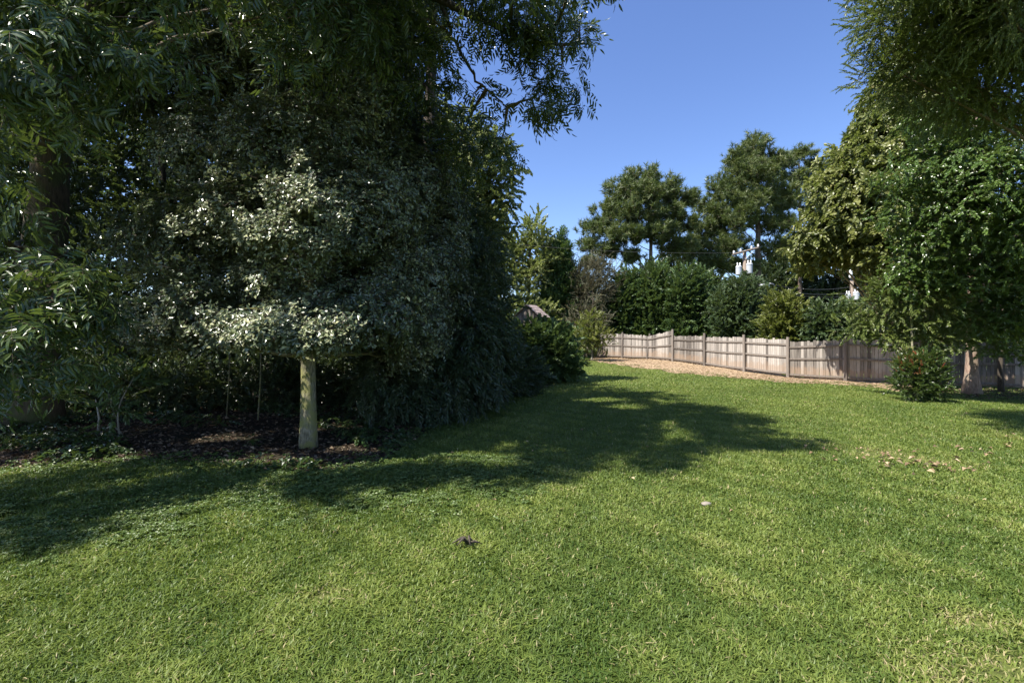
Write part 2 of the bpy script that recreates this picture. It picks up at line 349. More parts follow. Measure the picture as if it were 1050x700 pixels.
B = {
 'holly': bank(lambda g: t_rosette(g, 20, .17, .060, .036), 8, 1),
 'hollyfar': bank(lambda g: t_broad(g, 20, .36, .10, .06, .15, twig=.003), 5, 21),
 'dark': bank(lambda g: t_broad(g, 22, .42, .10, .038, .55, twig=.004), 6, 2),
 'bamboo': bank(lambda g: t_broad(g, 18, .42, .12, .034, .6, kind='l', twig=.003, up=.3, ang=58), 8, 3),
 'pecan': bank(lambda g: t_compound(g, 4, .30, .105, .028, 4, .45), 5, 4),
 'pecanfar': bank(lambda g: t_compound(g, 4, .34, .13, .038, 4, .4, kind='d'), 5, 5),
 'bigleaf': bank(lambda g: t_broad(g, 11, .42, .145, .095, .45, kind='l', twig=.004), 6, 6),
 'glossy': bank(lambda g: t_broad(g, 17, .34, .085, .042, .25, kind='l', twig=.004), 6, 7),
 'fine': bank(lambda g: t_broad(g, 24, .48, .065, .026, .1, twig=.003, ang=42), 6, 8),
 'mid': bank(lambda g: t_broad(g, 22, .60, .14, .075, .25, twig=.006), 6, 9),
 'far': bank(lambda g: t_broad(g, 20, .85, .21, .11, .2, twig=.008), 6, 10),
 'pine': bank(lambda g: t_needle(g, 26, .40, .045), 6, 12),
 'fan': bank(lambda g: t_fan(g, 22, .65, .22, .075), 5, 13),
 'shrub': bank(lambda g: t_broad(g, 20, .26, .062, .026, .3, twig=.003), 6, 14),
 'ivy': bank(lambda g: t_broad(g, 10, .22, .058, .05, .5, twig=.002, up=1.2), 6, 15),
 'clover': bank(lambda g: t_broad(g, 9, .09, .022, .020, .2, twig=0, up=2.0), 6, 16),
 'sparse': bank(lambda g: t_broad(g, 7, .5, .05, .026, .2, twig=.006), 6, 17),
}
def place(name, kind, pos, ydir, up, scale, mats, parent=None, seed=0, tint=.55, bias=None, loc=None):
    """one mesh from many sprays"""
    g = np.random.default_rng(seed); T = B[kind]; pick = g.integers(0, len(T), len(pos)); F = frames(ydir, up)
    V = []; FF = []; MI = []; R = []; n0 = 0; sr = g.random(len(pos)) if bias is None else bias
    for k, (v, f, mi, r) in enumerate(T):
        s = np.where(pick == k)[0]
        if not len(s): continue
        vv = np.einsum('nij,vj->nvi', F[s] * scale[s, None, None], v) + pos[s, None, :]
        V.append(vv.reshape(-1, 3)); FF.append((f[None] + (np.arange(len(s)) * len(v))[:, None, None]).reshape(-1, 3) + n0); n0 += len(s) * len(v)
        MI.append(np.tile(mi, len(s)))
        rr = np.clip((1 - tint) * ((r[None, :] + g.random((len(s), 1))) % 1.) + tint * sr[s, None], 0, 1); R.append(rr.ravel())
    return mesh(name, np.vstack(V), np.vstack(FF), mats, parent, rnd=np.concatenate(R), mi=np.concatenate(MI), loc=loc)

def lobe_pts(lobes, rng, dens, shell=.45, cz=None, gapwl=1.0, gap=-.55, seed=0):
    """sprays through the outer part of each lobe; lobes = [(centre, (rx, ry, rz)[, density])]"""
    out = []; dirs = []
    for lb in lobes:
        c = np.asarray(lb[0], float); r = np.asarray(lb[1], float) * np.ones(3); k = lb[2] if len(lb) > 2 else 1.
        area = 4 * math.pi * (((r[0] * r[1]) ** 1.6 + (r[0] * r[2]) ** 1.6 + (r[1] * r[2]) ** 1.6) / 3) ** (1 / 1.6)
        n = max(8, int(area * dens * k)); u = nrm(rng.normal(size=(n, 3)))
        rad = 1 - shell * rng.random(n) ** 1.4
        rad *= 1 + .13 * noise3(u * 1.0 + c, 1.1, seed + 7)
        p = c + u * r * rad[:, None]
        d = nrm(u / r)
        out.append(p); dirs.append(d)
    p = np.vstack(out); d = np.vstack(dirs)
    keep = noise3(p, gapwl, seed) > gap
    return p[keep], d[keep]

# lawn shade as it lies on the ground, in points of the photograph turned into ground points
SHADE = [(-4000, 352), (560, 352), (566, 378), (598, 385), (640, 391), (668, 397), (640, 402), (690, 404), (752, 420), (712, 421), (770, 432), (800, 444), (830, 462),
         (775, 462), (735, 458), (705, 464), (700, 478), (683, 486), (640, 486), (590, 490), (560, 500), (500, 493), (455, 503), (395, 513), (300, 519), (215, 524), (140, 532),
         (90, 527), (40, 532), (-30, 536), (-60, 545), (70, 540), (125, 544), (95, 556), (40, 562), (-60, 572), (-4000, 600)]
HOLES = [(612, 410, 38, 3.2), (640, 417, 30, 3.), (688, 436, 20, 8), (700, 448, 22, 7), (640, 466, 14, 5.), (670, 462, 7, 3), (560, 474, 8, 2.5), (700, 425, 10, 2)]
def sun_ok(p, jitter=26.0):
    g = p[:, :2] - SD[None, :2] / SD[2] * p[:, 2:3]
    y = g[:, 1]; px = CX + FPX * g[:, 0] / np.maximum(y, .3); py = CY + FPX * EYE / np.maximum(y, .3)
    # stay inside the shade polygon unless the shadow falls behind the trees or out of the picture at the left
    ok = in_poly(px, py, SHADE) | (in_poly(px - jitter, py + 2, SHADE) & (py < 470) & (py > 405))
    for hx, hy, rx, ry in HOLES: ok &= ~((((px - hx) / rx) ** 2 + ((py - hy) / ry) ** 2) < 1)
    ok |= (px < -70) | (y < .8) & (g[:, 0] < -1)
    return ok
SHAFTS = []      # (centre, radius): gaps in the canopy through which the sun reaches these places
def shaft_ok(p):
    ok = np.ones(len(p), bool)
    for c, r in SHAFTS:
        q = p - c; t = q @ SD; dd = np.linalg.norm(q - t[:, None] * SD, axis=1)
        ok &= ~((t > .15) & (dd < (r + np.where(t > 1.6, .25, .04)) * (1 + .25 * noise3(q - t[:, None] * SD, .5, 5))))
    return ok
def limb(mb, a, b, r0, r1, bend=.12, n=9, sides=8, seed=0, wob=.04):
    g = np.random.default_rng(seed); a = np.asarray(a, float); b = np.asarray(b, float); L = np.linalg.norm(b - a)
    m = (a + b) / 2 + g.normal(size=3) * bend * L * .5 + np.array([0, 0, bend * L * .5]); u = np.linspace(0, 1, n)[:, None]
    p = (1 - u) ** 2 * a + 2 * u * (1 - u) * m + u * u * b
    p[1:-1] += g.normal(size=(n - 2, 3)) * L * .008
    mb.tube(p, r0 + (r1 - r0) * u[:, 0] ** .8, sides, wob, seed=seed); return p
def build_tree(name, label, cat, base, top, r0, r1, lobes, kind, leafmat, barkmat, dens=40, scale=1., droop=.0, outw=.7, upw=.35, shell=.45,
               gapwl=1.0, gap=-.55, seed=1, clip=True, group=None, trunk=True, subs=5, flare=1.5, lean=.1, sjit=.2, extra=None, crown='crown', limbr=.5, face=0., feeders=(), tpts=None):
    base = np.asarray(base, float); g = np.random.default_rng(seed)
    root = empty(name, base, label, cat, group)
    p, d = lobe_pts(lobes, g, dens, shell, gapwl=gapwl, gap=gap, seed=seed)
    k = np.ones(len(p), bool)
    if clip: k &= sun_ok(p)
    if clip and clip != 2: k &= shaft_ok(p)
    k &= p[:, 2] > gh(p[:, 0], p[:, 1]) + .04
    p = p[k]; d = d[k]
    yd = nrm(d * outw + g.normal(size=d.shape) * .45 + np.array([0, 0, upw - droop])); up = g.normal(size=d.shape) * .35 + np.array([0, 0, 1. - .4 * face]) + d * (.35 + face)
    if face > 0:
        # leaves turned outwards and upwards, as blades of an outer canopy are; shoots run along the surface
        zf = nrm(d * face + np.array([0, 0, .55]) + g.normal(size=d.shape) * .30); tq = nrm(yd * .6 + g.normal(size=d.shape))
        m_ = g.random(len(p)) < .8; yd2 = nrm(tq - (tq * zf).sum(1, keepdims=True) * zf); yd = np.where(m_[:, None], yd2, yd); up = np.where(m_[:, None], zf, up)
    n_own = len(p)
    if extra is not None:
        e = extra(p, g); p = np.vstack([p, e[0]]); yd = np.vstack([yd, e[1]]); up = np.vstack([up, e[2]])
    sc = scale * g.uniform(1 - sjit, 1 + sjit, len(p))
    bias = np.clip(.5 + .22 * noise3(p, 1.3, seed + 3) + g.normal(size=len(p)) * .16, 0, 1)
    bias[n_own:] = g.uniform(.75, 1, len(p) - n_own)  # added sprays get the palest leaf colours, so sunlight is painted in
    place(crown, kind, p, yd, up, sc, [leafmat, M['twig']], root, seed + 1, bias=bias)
    if trunk:
        mb = MB(); top = np.asarray(top, float); u = np.linspace(0, 1, 16)
        if tpts is None:
            pts = base + (top - base) * u[:, None]; pts[:, :2] += (lean * np.sin(u * 4 + seed) * u)[:, None] * np.array([1, .6]); pts[0, 2] -= .15
        else: pts = tpts
        rad = r0 + (r1 - r0) * u; rad = rad * (1 + (flare - 1) * np.exp(-u * np.linalg.norm(top - base) / (2.2 * r0 + .05)))
        mb.tube(pts, rad, 16, .05, seed=seed); mb.build('trunk', barkmat, root, smooth=True)
        bb = MB(); FPTS = []
        for fi, (poly, ra, rb_) in enumerate(feeders):
            pl = np.asarray(poly, float); tt = np.linspace(0, len(pl) - 1, 22); ii = np.minimum(tt.astype(int), len(pl) - 2); uu_ = (tt - ii)[:, None]
            P0 = pl[np.maximum(ii - 1, 0)]; P1 = pl[ii]; P2 = pl[ii + 1]; P3 = pl[np.minimum(ii + 2, len(pl) - 1)]
            cr = .5 * (2 * P1 + (P2 - P0) * uu_ + (2 * P0 - 5 * P1 + 4 * P2 - P3) * uu_ ** 2 + (3 * P1 - P0 - 3 * P2 + P3) * uu_ ** 3)
            cr[1:-1] += g.normal(size=(20, 3)) * .02; FPTS.append(cr)
            bb.tube(cr, np.linspace(ra, rb_, 22), 10, .06, seed=fi)
        for i, lb in enumerate(lobes):
            c = np.asarray(lb[0], float); r = np.asarray(lb[1], float) * np.ones(3)
            hz = np.clip(c[2] - .9 * np.linalg.norm((c - base)[:2]) * .6 - .4 * r[2], base[2] + .3 * (top[2] - base[2]), top[2] * .98)
            uu = (hz - base[2]) / (top[2] - base[2]); s0 = pts[int(round(uu * 15))]
            rr = (r0 + (r1 - r0) * uu) * limbr
            near = (((p - c) / (r * 1.15)) ** 2).sum(1) < 1
            if near.sum() < 6: continue
            c = .4 * c + .6 * p[near].mean(0)
            if len(feeders):
                fd = np.vstack([f_ for f_ in FPTS]); dd_ = np.linalg.norm(fd - c, axis=1)
                if dd_.min() < np.linalg.norm(s0 - c) * .8: s0 = fd[dd_.argmin()]; rr = min(rr, .035)
            q = limb(bb, s0, c, rr, rr * .14, seed=seed * 31 + i)
            for j in range(subs):
                e = p[near][g.integers(0, near.sum())]
                limb(bb, q[g.integers(4, 9)], e, rr * .16, rr * .04, n=7, sides=5, seed=seed * 77 + i * 9 + j)
        if bb.v: bb.build('branches', barkmat, root, smooth=True)
    return root

# ------------------------------------------------------------------ ground
def sheet(name, x0, x1, y0, y1, nx, ny, mat, dz=0., mask=None, label=None, kind='structure', cat=None):
    xs = np.linspace(x0, x1, nx); ys = np.linspace(y0, y1, ny); X, Y = np.meshgrid(xs, ys); Z = gh(X, Y) + dz
    v = np.stack([X, Y, Z], -1).reshape(-1, 3); i = np.arange(ny - 1)[:, None] * nx; j = np.arange(nx - 1)[None]
    f = np.stack([i + j, i + j + 1, i + nx + j + 1, i + nx + j], -1).reshape(-1, 4)
    if mask is not None:
        c = v[f].mean(1); f = f[mask(c)]; us = np.unique(f); mp = -np.ones(len(v), int); mp[us] = np.arange(len(us)); v = v[us]; f = mp[f]
    return tag(mesh(name, v, f, mat, smooth=True), label, cat, kind=kind)
sheet('ground', -1500, 1500, -1500, 1500, 40, 40, M['ground'], dz=-1.6, label='rough green and brown ground reaching the horizon behind the fence', cat='ground')
sheet('lawn', -45, 60, -12, 75, 420, 350, M['lawn'], label='mown sunlit lawn sloping to the fence', cat='lawn')
# edge of the planting bed under the left trees, as ground points
BED_PX = [(-400, 480), (0, 482), (60, 478), (130, 474), (200, 473), (260, 480), (330, 484), (390, 474), (430, 448), (455, 432), (500, 418), (540, 404), (578, 392), (590, 384), (594, 372)]
BEDG = np.array([G(a, b)[:2] for a, b in BED_PX])
BEDPOLY = [(-60, 3.)] + [tuple(q) for q in BEDG] + [(4., 70), (-60, 70)]
def in_bed(x, y): return in_poly(np.asarray(x, float), np.asarray(y, float), BEDPOLY)
def bedmask(c):
    n = noise3(np.c_[c[:, 0], c[:, 1], 0 * c[:, 0]], .9, 4) * .12
    return in_bed(c[:, 0] + n, c[:, 1] + n)
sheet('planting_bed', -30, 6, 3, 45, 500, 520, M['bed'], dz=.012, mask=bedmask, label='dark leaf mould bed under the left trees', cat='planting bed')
# fence line
FP = [(572, 41.5), (600, 37.4), (638.7, 35), (664, 33), (690.7, 30.8), (723.3, 28.6), (764.2, 26.2), (808.8, 23.8), (867.4, 22), (945, 20.3), (1026, 18.8), (1110, 17.4), (1200, 16.2), (1310, 15)]
FXY = np.array([((a - CX) / FPX * d, d) for a, d in FP])
STRIP_PX = [(604, 369.5), (640, 375), (680, 380), (720, 384), (760, 388.5), (800, 392), (850, 394), (900, 397), (920, 402)]
SG = np.array([G(a, b)[:2] for a, b in STRIP_PX])
STRIP = [tuple(q) for q in SG] + [(FXY[i][0] + .9, FXY[i][1] + .7) for i in range(9, 0, -1)]
def in_strip(x, y): return in_poly(np.asarray(x, float), np.asarray(y, float), STRIP)
def stripmask(c):
    n = noise3(np.c_[c[:, 0], c[:, 1], 0 * c[:, 0]], 1.3, 9) * .22
    return in_strip(c[:, 0] + n, c[:, 1] + n * 1.3)
sheet('straw_strip', 2, 22, 17, 41, 420, 480, M['dirt'], dz=.012, mask=stripmask, label='tan straw and clay strip along the fence foot', cat='bare strip')
TREEBED = [tuple(G(a, b)[:2]) for a, b in [(960, 402), (985, 408), (1050, 410), (1200, 412), (1200, 397), (1050, 399), (960, 397)]]
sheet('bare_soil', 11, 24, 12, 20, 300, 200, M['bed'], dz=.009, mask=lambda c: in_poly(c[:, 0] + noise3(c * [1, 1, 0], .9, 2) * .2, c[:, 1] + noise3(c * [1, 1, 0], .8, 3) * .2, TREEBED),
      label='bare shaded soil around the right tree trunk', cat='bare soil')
PATCH_PX = [(1052, 690, .50, .16), (985, 705, .12, .1), (835, 453, .16, .35), (905, 466, .4, .25), (945, 472, .35, .2), (330, 612, .12, .1), (1000, 640, .2, .1)]
def patchy(x, y):
    m = np.zeros(np.shape(x))
    for a, b, rx, ry in PATCH_PX:
        q = G(a, b); m = np.maximum(m, .8 * np.exp(-(((x - q[0]) / rx) ** 2 + ((y - q[1]) / ry) ** 2)))
    return m

# ------------------------------------------------------------------ lawn blades (uncountable)
def scatter(n, ymin, ymax, pw, g):
    """ground points in the wide wedge before the camera; density falls with distance as y**-pw"""
    u = g.random(n); e = 2 - pw     # area element grows with y
    y = (ymin ** e + u * (ymax ** e - ymin ** e)) ** (1 / e) if abs(e) > 1e-6 else ymin * (ymax / ymin) ** u
    x = g.uniform(-1.22, 1.22, n) * y + g.uniform(-.6, .6, n) + (g.random(n) < .22) * np.where(g.random(n) < .6, 1, -1) * (1.22 * y * .0 + g.uniform(0, 4.5, n)); return x, y
def blades(name, n, ymin, ymax, pw, h, w, seed, label, dens_fn=None):
    g = np.random.default_rng(seed); x, y = scatter(n, ymin, ymax, pw, g)
    k = ~in_bed(x, y) & ~in_strip(x, y)
    if True:
        pt = patchy(x, y); k &= g.random(n) > pt * .93
    N2 = noise3(np.c_[x, y, 0 * x], .55, 31)
    N1 = noise3(np.c_[x, y, 0 * x], 2.6, 32)
    N0 = noise3(np.c_[x, y, 0 * x], .16, 33)
    k &= g.random(n) < np.clip(.84 + .16 * N2 + .18 * N0, .3, 1)
    x, y, N1, N2, N0 = x[k], y[k], N1[k], N2[k], N0[k]; n = len(x); pt = patchy(x, y)
    s = (y / ymin) ** .55 if ymax > ymin * 1.5 else np.ones(n)
    hh = h * g.uniform(.45, 1.25, n) * (1 + .22 * N2) * (1 - .5 * pt) ; ww = w * s * g.uniform(.6, 1.3, n)
    az = g.uniform(0, 6.28, n); ln = np.abs(g.normal(size=n)) * .75 + .12; d = np.stack([np.cos(az), np.sin(az), 0 * az], -1)
    az2 = az + g.uniform(.8, 2.3, n); wd = np.stack([np.cos(az2), np.sin(az2), 0 * az], -1) * ww[:, None] / 2
    b = np.stack([x, y, gh(x, y) - .004], -1); Z = np.array([0, 0, 1.])
    m = b + d * (hh * ln * .35)[:, None] + Z * (hh * .62)[:, None]; t = b + d * (hh * ln * 1.15)[:, None] + Z * (hh * np.clip(1.05 - .28 * ln, .3, 1))[:, None]
    v = np.stack([b - wd, b + wd, m - wd * .85, m + wd * .85, t], 1).reshape(-1, 3)
    o = (np.arange(n) * 5)[:, None, None]; f = (np.array([[0, 1, 3], [0, 3, 2], [2, 3, 4]])[None] + o).reshape(-1, 3)
    r = np.clip(.36 + .13 * N1 + .15 * N2 + .08 * N0 + .13 * g.normal(size=n) + .35 * pt, 0, .86); dry = g.random(n) < .018 + .035 * np.clip(N2, 0, 1) + .5 * pt; r[dry] = g.uniform(.86, 1, dry.sum())
    return tag(mesh(name, v, f, M['grass'], rnd=np.repeat(r, 3)), label, 'grass', kind='stuff')
blades('grass', 540000, 1.2, 6.5, 1.55, .046, .0054, 50, 'green grass blades of the near lawn')
blades('grass', 520000, 6.3, 17, 1.7, .046, .0088, 51, 'green grass blades of the middle of the lawn')
blades('grass', 280000, 16.5, 40, 1.5, .050, .022, 52, 'short grass of the lawn close to the fence')
def carpet(name, kind, n, sampler, mat, label, cat, seed, sc=1., z=(.02, .08), flat=.8, tint=.5):
    g = np.random.default_rng(seed); x, y = sampler(g, n); n = len(x)
    p = np.stack([x, y, gh(x, y) + g.uniform(z[0], z[1], n)], -1); az = g.uniform(0, 6.28, n)
    yd = np.stack([np.cos(az), np.sin(az), g.uniform(-.1, 1 - flat, n)], -1)
    o = place(name, kind, p, yd, np.tile([[0, 0, 1.]], (n, 1)) + g.normal(size=(n, 3)) * .25, sc * g.uniform(.7, 1.3, n), [mat, M['twig']], None, seed, tint)
    return tag(o, label, cat, kind='stuff')
def samp_clover(g, n):
    px = g.uniform(-200, 560, n); py = 500 + (px < 200) * 18 + g.normal(size=n) * 17 + (260 - px) * .05
    py = np.clip(py, 470, 640); d = FPX * EYE / (py - CY); x = (px - CX) / FPX * d
    k = ~in_bed(x, d) & (noise3(np.c_[x, d, 0 * x], .5, 61) > -.35); return x[k], d[k]
carpet('clover', 'clover', 11000, samp_clover, M['clover'], 'low clover and weeds at the edge of the tree shade', 'clover', 61, z=(.025, .055))
def samp_ivy(g, n):
    px = g.uniform(-500, 600, n); d = 5 + 17 * g.random(n) ** 1.3; x = (px - CX) / FPX * d
    k = in_bed(x, d) & (noise3(np.c_[x, d, 0 * x], 1.6, 63) > -.25 + .45 * ((px > 130) & (px < 480) & (d > 6.2) & (d < 9.5))); return x[k], d[k]
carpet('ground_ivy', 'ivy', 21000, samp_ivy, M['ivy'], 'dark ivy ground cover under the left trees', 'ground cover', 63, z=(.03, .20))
def litter(name, n, sampler, mat, label, cat, seed, l, w, z=.015, tilt=.35):
    g = np.random.default_rng(seed); x, y = sampler(g, n); n = len(x)
    p = np.stack([x, y, gh(x, y) + z + g.uniform(0, .02, n)], -1); az = g.uniform(0, 6.28, n)
    F = frames(np.stack([np.cos(az), np.sin(az), g.normal(size=n) * tilt * .5], -1), np.tile([[0, 0, 1.]], (n, 1)) + g.normal(size=(n, 3)) * tilt)
    v0, f0 = leafv(l, w, .3, .25, 'd'); sc = g.uniform(.6, 1.4, n)
    v = (np.einsum('nij,vj->nvi', F * sc[:, None, None], v0) + p[:, None]).reshape(-1, 3); f = (f0[None] + (np.arange(n) * 4)[:, None, None]).reshape(-1, 3)
    return tag(mesh(name, v, f, mat, rnd=np.repeat(g.random(n), 2)), label, cat, kind='stuff')
def samp_bed(g, n):
    px = g.uniform(-400, 560, n); d = 4.9 + 14 * g.random(n) ** 1.4; x = (px - CX) / FPX * d; k = in_bed(x, d + .1); return x[k], d[k]
litter('leaf_litter', 30000, samp_bed, M['litter'], 'brown dead leaves lying under the left trees', 'leaf litter', 71, .075, .038)
def samp_strip(g, n):
    x = g.uniform(2, 20, n); y = g.uniform(17, 40, n); k = in_strip(x, y); return x[k], y[k]
litter('straw', 60000, samp_strip, M['straw'], 'pale straw scattered along the fence foot', 'straw', 72, .13, .009, z=.006, tilt=.15)
def samp_lawnleaf(g, n):
    q = [G(945, 478), G(905, 468), G(1000, 465), G(880, 470)]; i = g.choice(4, n, p=[.5, .25, .15, .1]); c = np.array(q)[i]
    return c[:, 0] + g.normal(size=n) * .42, c[:, 1] + g.normal(size=n) * .25
litter('fallen_leaves', 95, samp_lawnleaf, M['tanleaf'], 'brown fallen leaves scattered on the lawn at right', 'fallen leaves', 73, .07, .04, z=.04)
def samp_strays(g, n):
    x, y = scatter(n, 4.5, 25, 1.2, g); k = ~in_bed(x, y); return x[k], y[k]
litter('fallen_leaves', 150, samp_strays, M['tanleaf'], 'single tan leaves strewn thinly over the whole lawn', 'fallen leaves', 74, .05, .028, z=.035)
def samp_rb(g, n):
    x = g.uniform(11, 20, n); y = g.uniform(12, 19, n); k = in_poly(x, y, TREEBED); return x[k], y[k]
litter('leaf_litter', 2500, samp_rb, M['litter'], 'brown dead leaves around the right trunk', 'leaf litter', 75, .09, .05)
def samp_edge(g, n):
    i = g.integers(1, len(BEDG) - 1, n); u = g.random(n)[:, None]; c = BEDG[i] * (1 - u) + BEDG[np.minimum(i + 1, len(BEDG) - 1)] * u
    return c[:, 0] + g.normal(size=n) * .25, c[:, 1] + g.normal(size=n) * .25
carpet('weeds', 'ivy', 2200, samp_edge, M['clover'], 'low weeds along the edge of the planting bed', 'weeds', 76, sc=.55, z=(.01, .06))
def samp_fw(g, n):
    i = g.integers(0, len(STRIP_PX) - 1, n); u = g.random(n)[:, None]; c = SG[i] * (1 - u) + SG[i + 1] * u
    return c[:, 0] + g.normal(size=n) * .35 + .2, c[:, 1] + g.normal(size=n) * .35 + .2
carpet('weeds', 'shrub', 420, samp_fw, M['olive'], 'olive weeds growing in the straw by the fence', 'weeds', 77, sc=.6, z=(.0, .08), flat=.3)

# ------------------------------------------------------------------ fence
def build_fence():
    root = empty('wooden_fence', (*FXY[7], float(gh(*FXY[7]))), 'weathered grey wooden board fence with sagging panels across the back of the lawn', 'fence')
    g = np.random.default_rng(5); up = np.array([0, 0, 1.])
    tilt = {2: .03, 3: .22, 4: .0, 5: .0}
    H = [1.75] * len(FP); H[2] = 1.78; H[4] = 1.90
    tops = [342, 342, 342.5, 344, 340.5, 343.4, 345, 347.5, 347.5, 350, 351, 352, 353, 354]
    def ztop(i, off): return EYE + (CY - (tops[i] + off)) / FPX * FXY[i][1]
    for i in range(len(FXY)):
        x, y = FXY[i]; b = np.array([x, y, float(gh(x, y))]); h = ztop(i, -2.0 if i != 4 else -3.) - b[2]
        t = b + [tilt.get(i, g.normal() * .02), 0, h]; mb = MB()
        n = nrm(np.array([-(FXY[min(i + 1, len(FXY) - 1)] - FXY[max(i - 1, 0)])[1], (FXY[min(i + 1, len(FXY) - 1)] - FXY[max(i - 1, 0)])[0]])) * -1
        if n[1] > 0: n = -n
        off = np.array([n[0], n[1], 0]) * .085
        mb.tube(np.array([b - [0, 0, .2], (b + t) / 2, t]) + off, [.075, .07, .068], 8, .03, r=g.uniform(.1, .7), seed=i)
        mb.build('post', M['rail'], root)
    for i in range(len(FXY) - 1):
        a = FXY[i]; c = FXY[i + 1]; L = np.linalg.norm(c - a); dr = (c - a) / L; n2 = np.array([-dr[1], dr[0]]); 
        if n2[1] > 0: n2 = -n2
        R = np.array([[dr[0], n2[0], 0], [dr[1], n2[1], 0], [0, 0, 1]]).T.T
        # panel top line: steps at some posts, slopes at others, as in the photograph
        za = ztop(i, 0); zb = ztop(i + 1, 0)
        if i == 3: za, zb = ztop(3, .8), ztop(4, -2.)
        if i == 4: za, zb = ztop(4, 4.), ztop(5, 1.)
        if i == 5: za, zb = ztop(5, 2.0), ztop(6, .5)
        if i == 6: za, zb = ztop(6, 1.6), ztop(7, .3)
        if i == 7: za, zb = ztop(7, 3.5), ztop(8, .5)
        if i == 8: za, zb = ztop(8, -.5), ztop(9, .5)
        ga = float(gh(*a)); gb = float(gh(*c)); pb = .05
        lift_a, lift_b = (.05, .05) if i != 6 else (.10, .14)
        mb = MB(); nb = int(L / .128); hg = []
        tone = g.uniform(-.16, .16) - (.22 if i == 4 else 0)
        for k in range(nb):
            u = (k + .5) / nb; w = L / nb * g.uniform(.90, .97); zt = za + (zb - za) * u + g.normal() * .022; zb_ = ga + (gb - ga) * u + lift_a * (1 - u) + lift_b * u + g.normal() * .012
            if i == 7: zt += g.normal() * .02
            p = a + dr * L * u; lean = g.normal() * .004
            hgt = zt - zb_; cz = (zt + zb_) / 2
            Rl = R @ np.array([[1, 0, lean], [0, 1, 0], [-lean, 0, 1]])
            # dog-eared board: prism with clipped corners
            t_ = .018; q = min(.02, w * .2)
            prof = np.array([[-w / 2, -hgt / 2], [w / 2, -hgt / 2], [w / 2, hgt / 2 - q], [w / 2 - q, hgt / 2], [-w / 2 + q, hgt / 2], [-w / 2, hgt / 2 - q]])
            v = np.vstack([np.c_[prof[:, 0], np.full(6, -t_ / 2), prof[:, 1]], np.c_[prof[:, 0], np.full(6, t_ / 2), prof[:, 1]]])
            v = v @ Rl.T + [p[0] + n2[0] * g.uniform(-.004, .004), p[1], cz]
            r = float(np.clip(g.normal(.5 + tone, .26), 0, 1)) if g.random() > .06 else .02
            qd = [[j, (j + 1) % 6, 6 + (j + 1) % 6, 6 + j] for j in range(6)] + [[0, 1, 2, 5], [6, 11, 8, 7], [2, 3, 4, 5], [8, 11, 10, 9]]
            mb.add(v, q=qd, r=r); hg += [0, 0, hgt, hgt, hgt, hgt] * 2
        o = mb.build('panel', M['fence'], root)
        at = o.data.attributes.new('hgt', 'FLOAT', 'POINT'); at.data.foreach_set('value', np.asarray(hg, np.float32))
        for nm, fa in (('rail', .86), ('rail', .52), ('rail', .07)):
            rb = MB(); sag = g.uniform(.0, .035)
            pts = []
            for u in np.linspace(0.01, .99, 7):
                p = a + dr * L * u; zt = za + (zb - za) * u; z0 = ga + (gb - ga) * u + lift_a
                pts.append([p[0] + n2[0] * .034, p[1] + n2[1] * .034, z0 + (zt - z0) * fa - sag * math.sin(u * math.pi)])
            pts = np.array(pts)
            for s_ in range(6):
                m_ = (pts[s_] + pts[s_ + 1]) / 2; dv = pts[s_ + 1] - pts[s_]; l_ = np.linalg.norm(dv); dv /= l_
                F = frames(np.array([dv]), np.array([[0, 0, 1.]]))[0]
                rb.box(m_, (.042, l_ + .001, .085), F, r=.45 + tone)
            rb.build('rail', M['rail'], root)
    return root
build_fence()

# ------------------------------------------------------------------ left trees
SHAFTS += [(P(280, 335, 6.1), .50), (P(240, 345, 6.2), .35), (P(215, 325, 6.3), .25), (P(325, 350, 6.2), .38), (P(300, 200, 6.2), .36), (P(265, 235, 6.2), .36), (P(215, 225, 6.3), .33), (P(330, 248, 6.2), .25), (P(250, 280, 6.2), .22), (P(35, 290, 4.3), .35), (P(120, 30, 3.8), .35), (P(230, 445, 8.), .28), (P(120, 470, 6.6), .25), (P(40, 480, 6.2), .3), (P(330, 430, 9.), .35), (P(316, 400, 7.1), .30)]
SHAFTS += [(P(505, 180, 18.), 1.9), (P(480, 160, 17.9), 1.3), (P(500, 230, 18.3), 1.0)]
_g = np.random.default_rng(77)
for _k in range(26):
    SHAFTS.append((P(_g.uniform(0, 420), _g.uniform(0, 420), _g.uniform(3.8, 6.6)), _g.uniform(.07, .17)))
def sun_patch_sprays(p, g):
    """added sprays turned to sun and camera; their pale colour paints the sun patches"""
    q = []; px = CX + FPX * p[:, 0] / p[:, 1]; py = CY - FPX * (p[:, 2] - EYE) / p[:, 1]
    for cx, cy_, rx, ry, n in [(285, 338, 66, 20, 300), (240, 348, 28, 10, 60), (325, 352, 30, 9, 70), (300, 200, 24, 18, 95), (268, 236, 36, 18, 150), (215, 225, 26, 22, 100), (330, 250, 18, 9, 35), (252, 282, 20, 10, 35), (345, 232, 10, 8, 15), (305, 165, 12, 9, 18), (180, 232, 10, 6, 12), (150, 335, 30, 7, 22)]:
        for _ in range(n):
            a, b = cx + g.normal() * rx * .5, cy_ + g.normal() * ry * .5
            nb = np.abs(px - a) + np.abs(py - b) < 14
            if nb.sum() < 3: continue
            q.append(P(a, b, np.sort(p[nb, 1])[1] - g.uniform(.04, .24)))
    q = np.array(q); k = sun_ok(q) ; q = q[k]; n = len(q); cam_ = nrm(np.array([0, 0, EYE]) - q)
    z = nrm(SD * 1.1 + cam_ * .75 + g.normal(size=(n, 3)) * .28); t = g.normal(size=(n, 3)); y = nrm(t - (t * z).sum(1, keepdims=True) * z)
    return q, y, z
hb = G(316, 459)
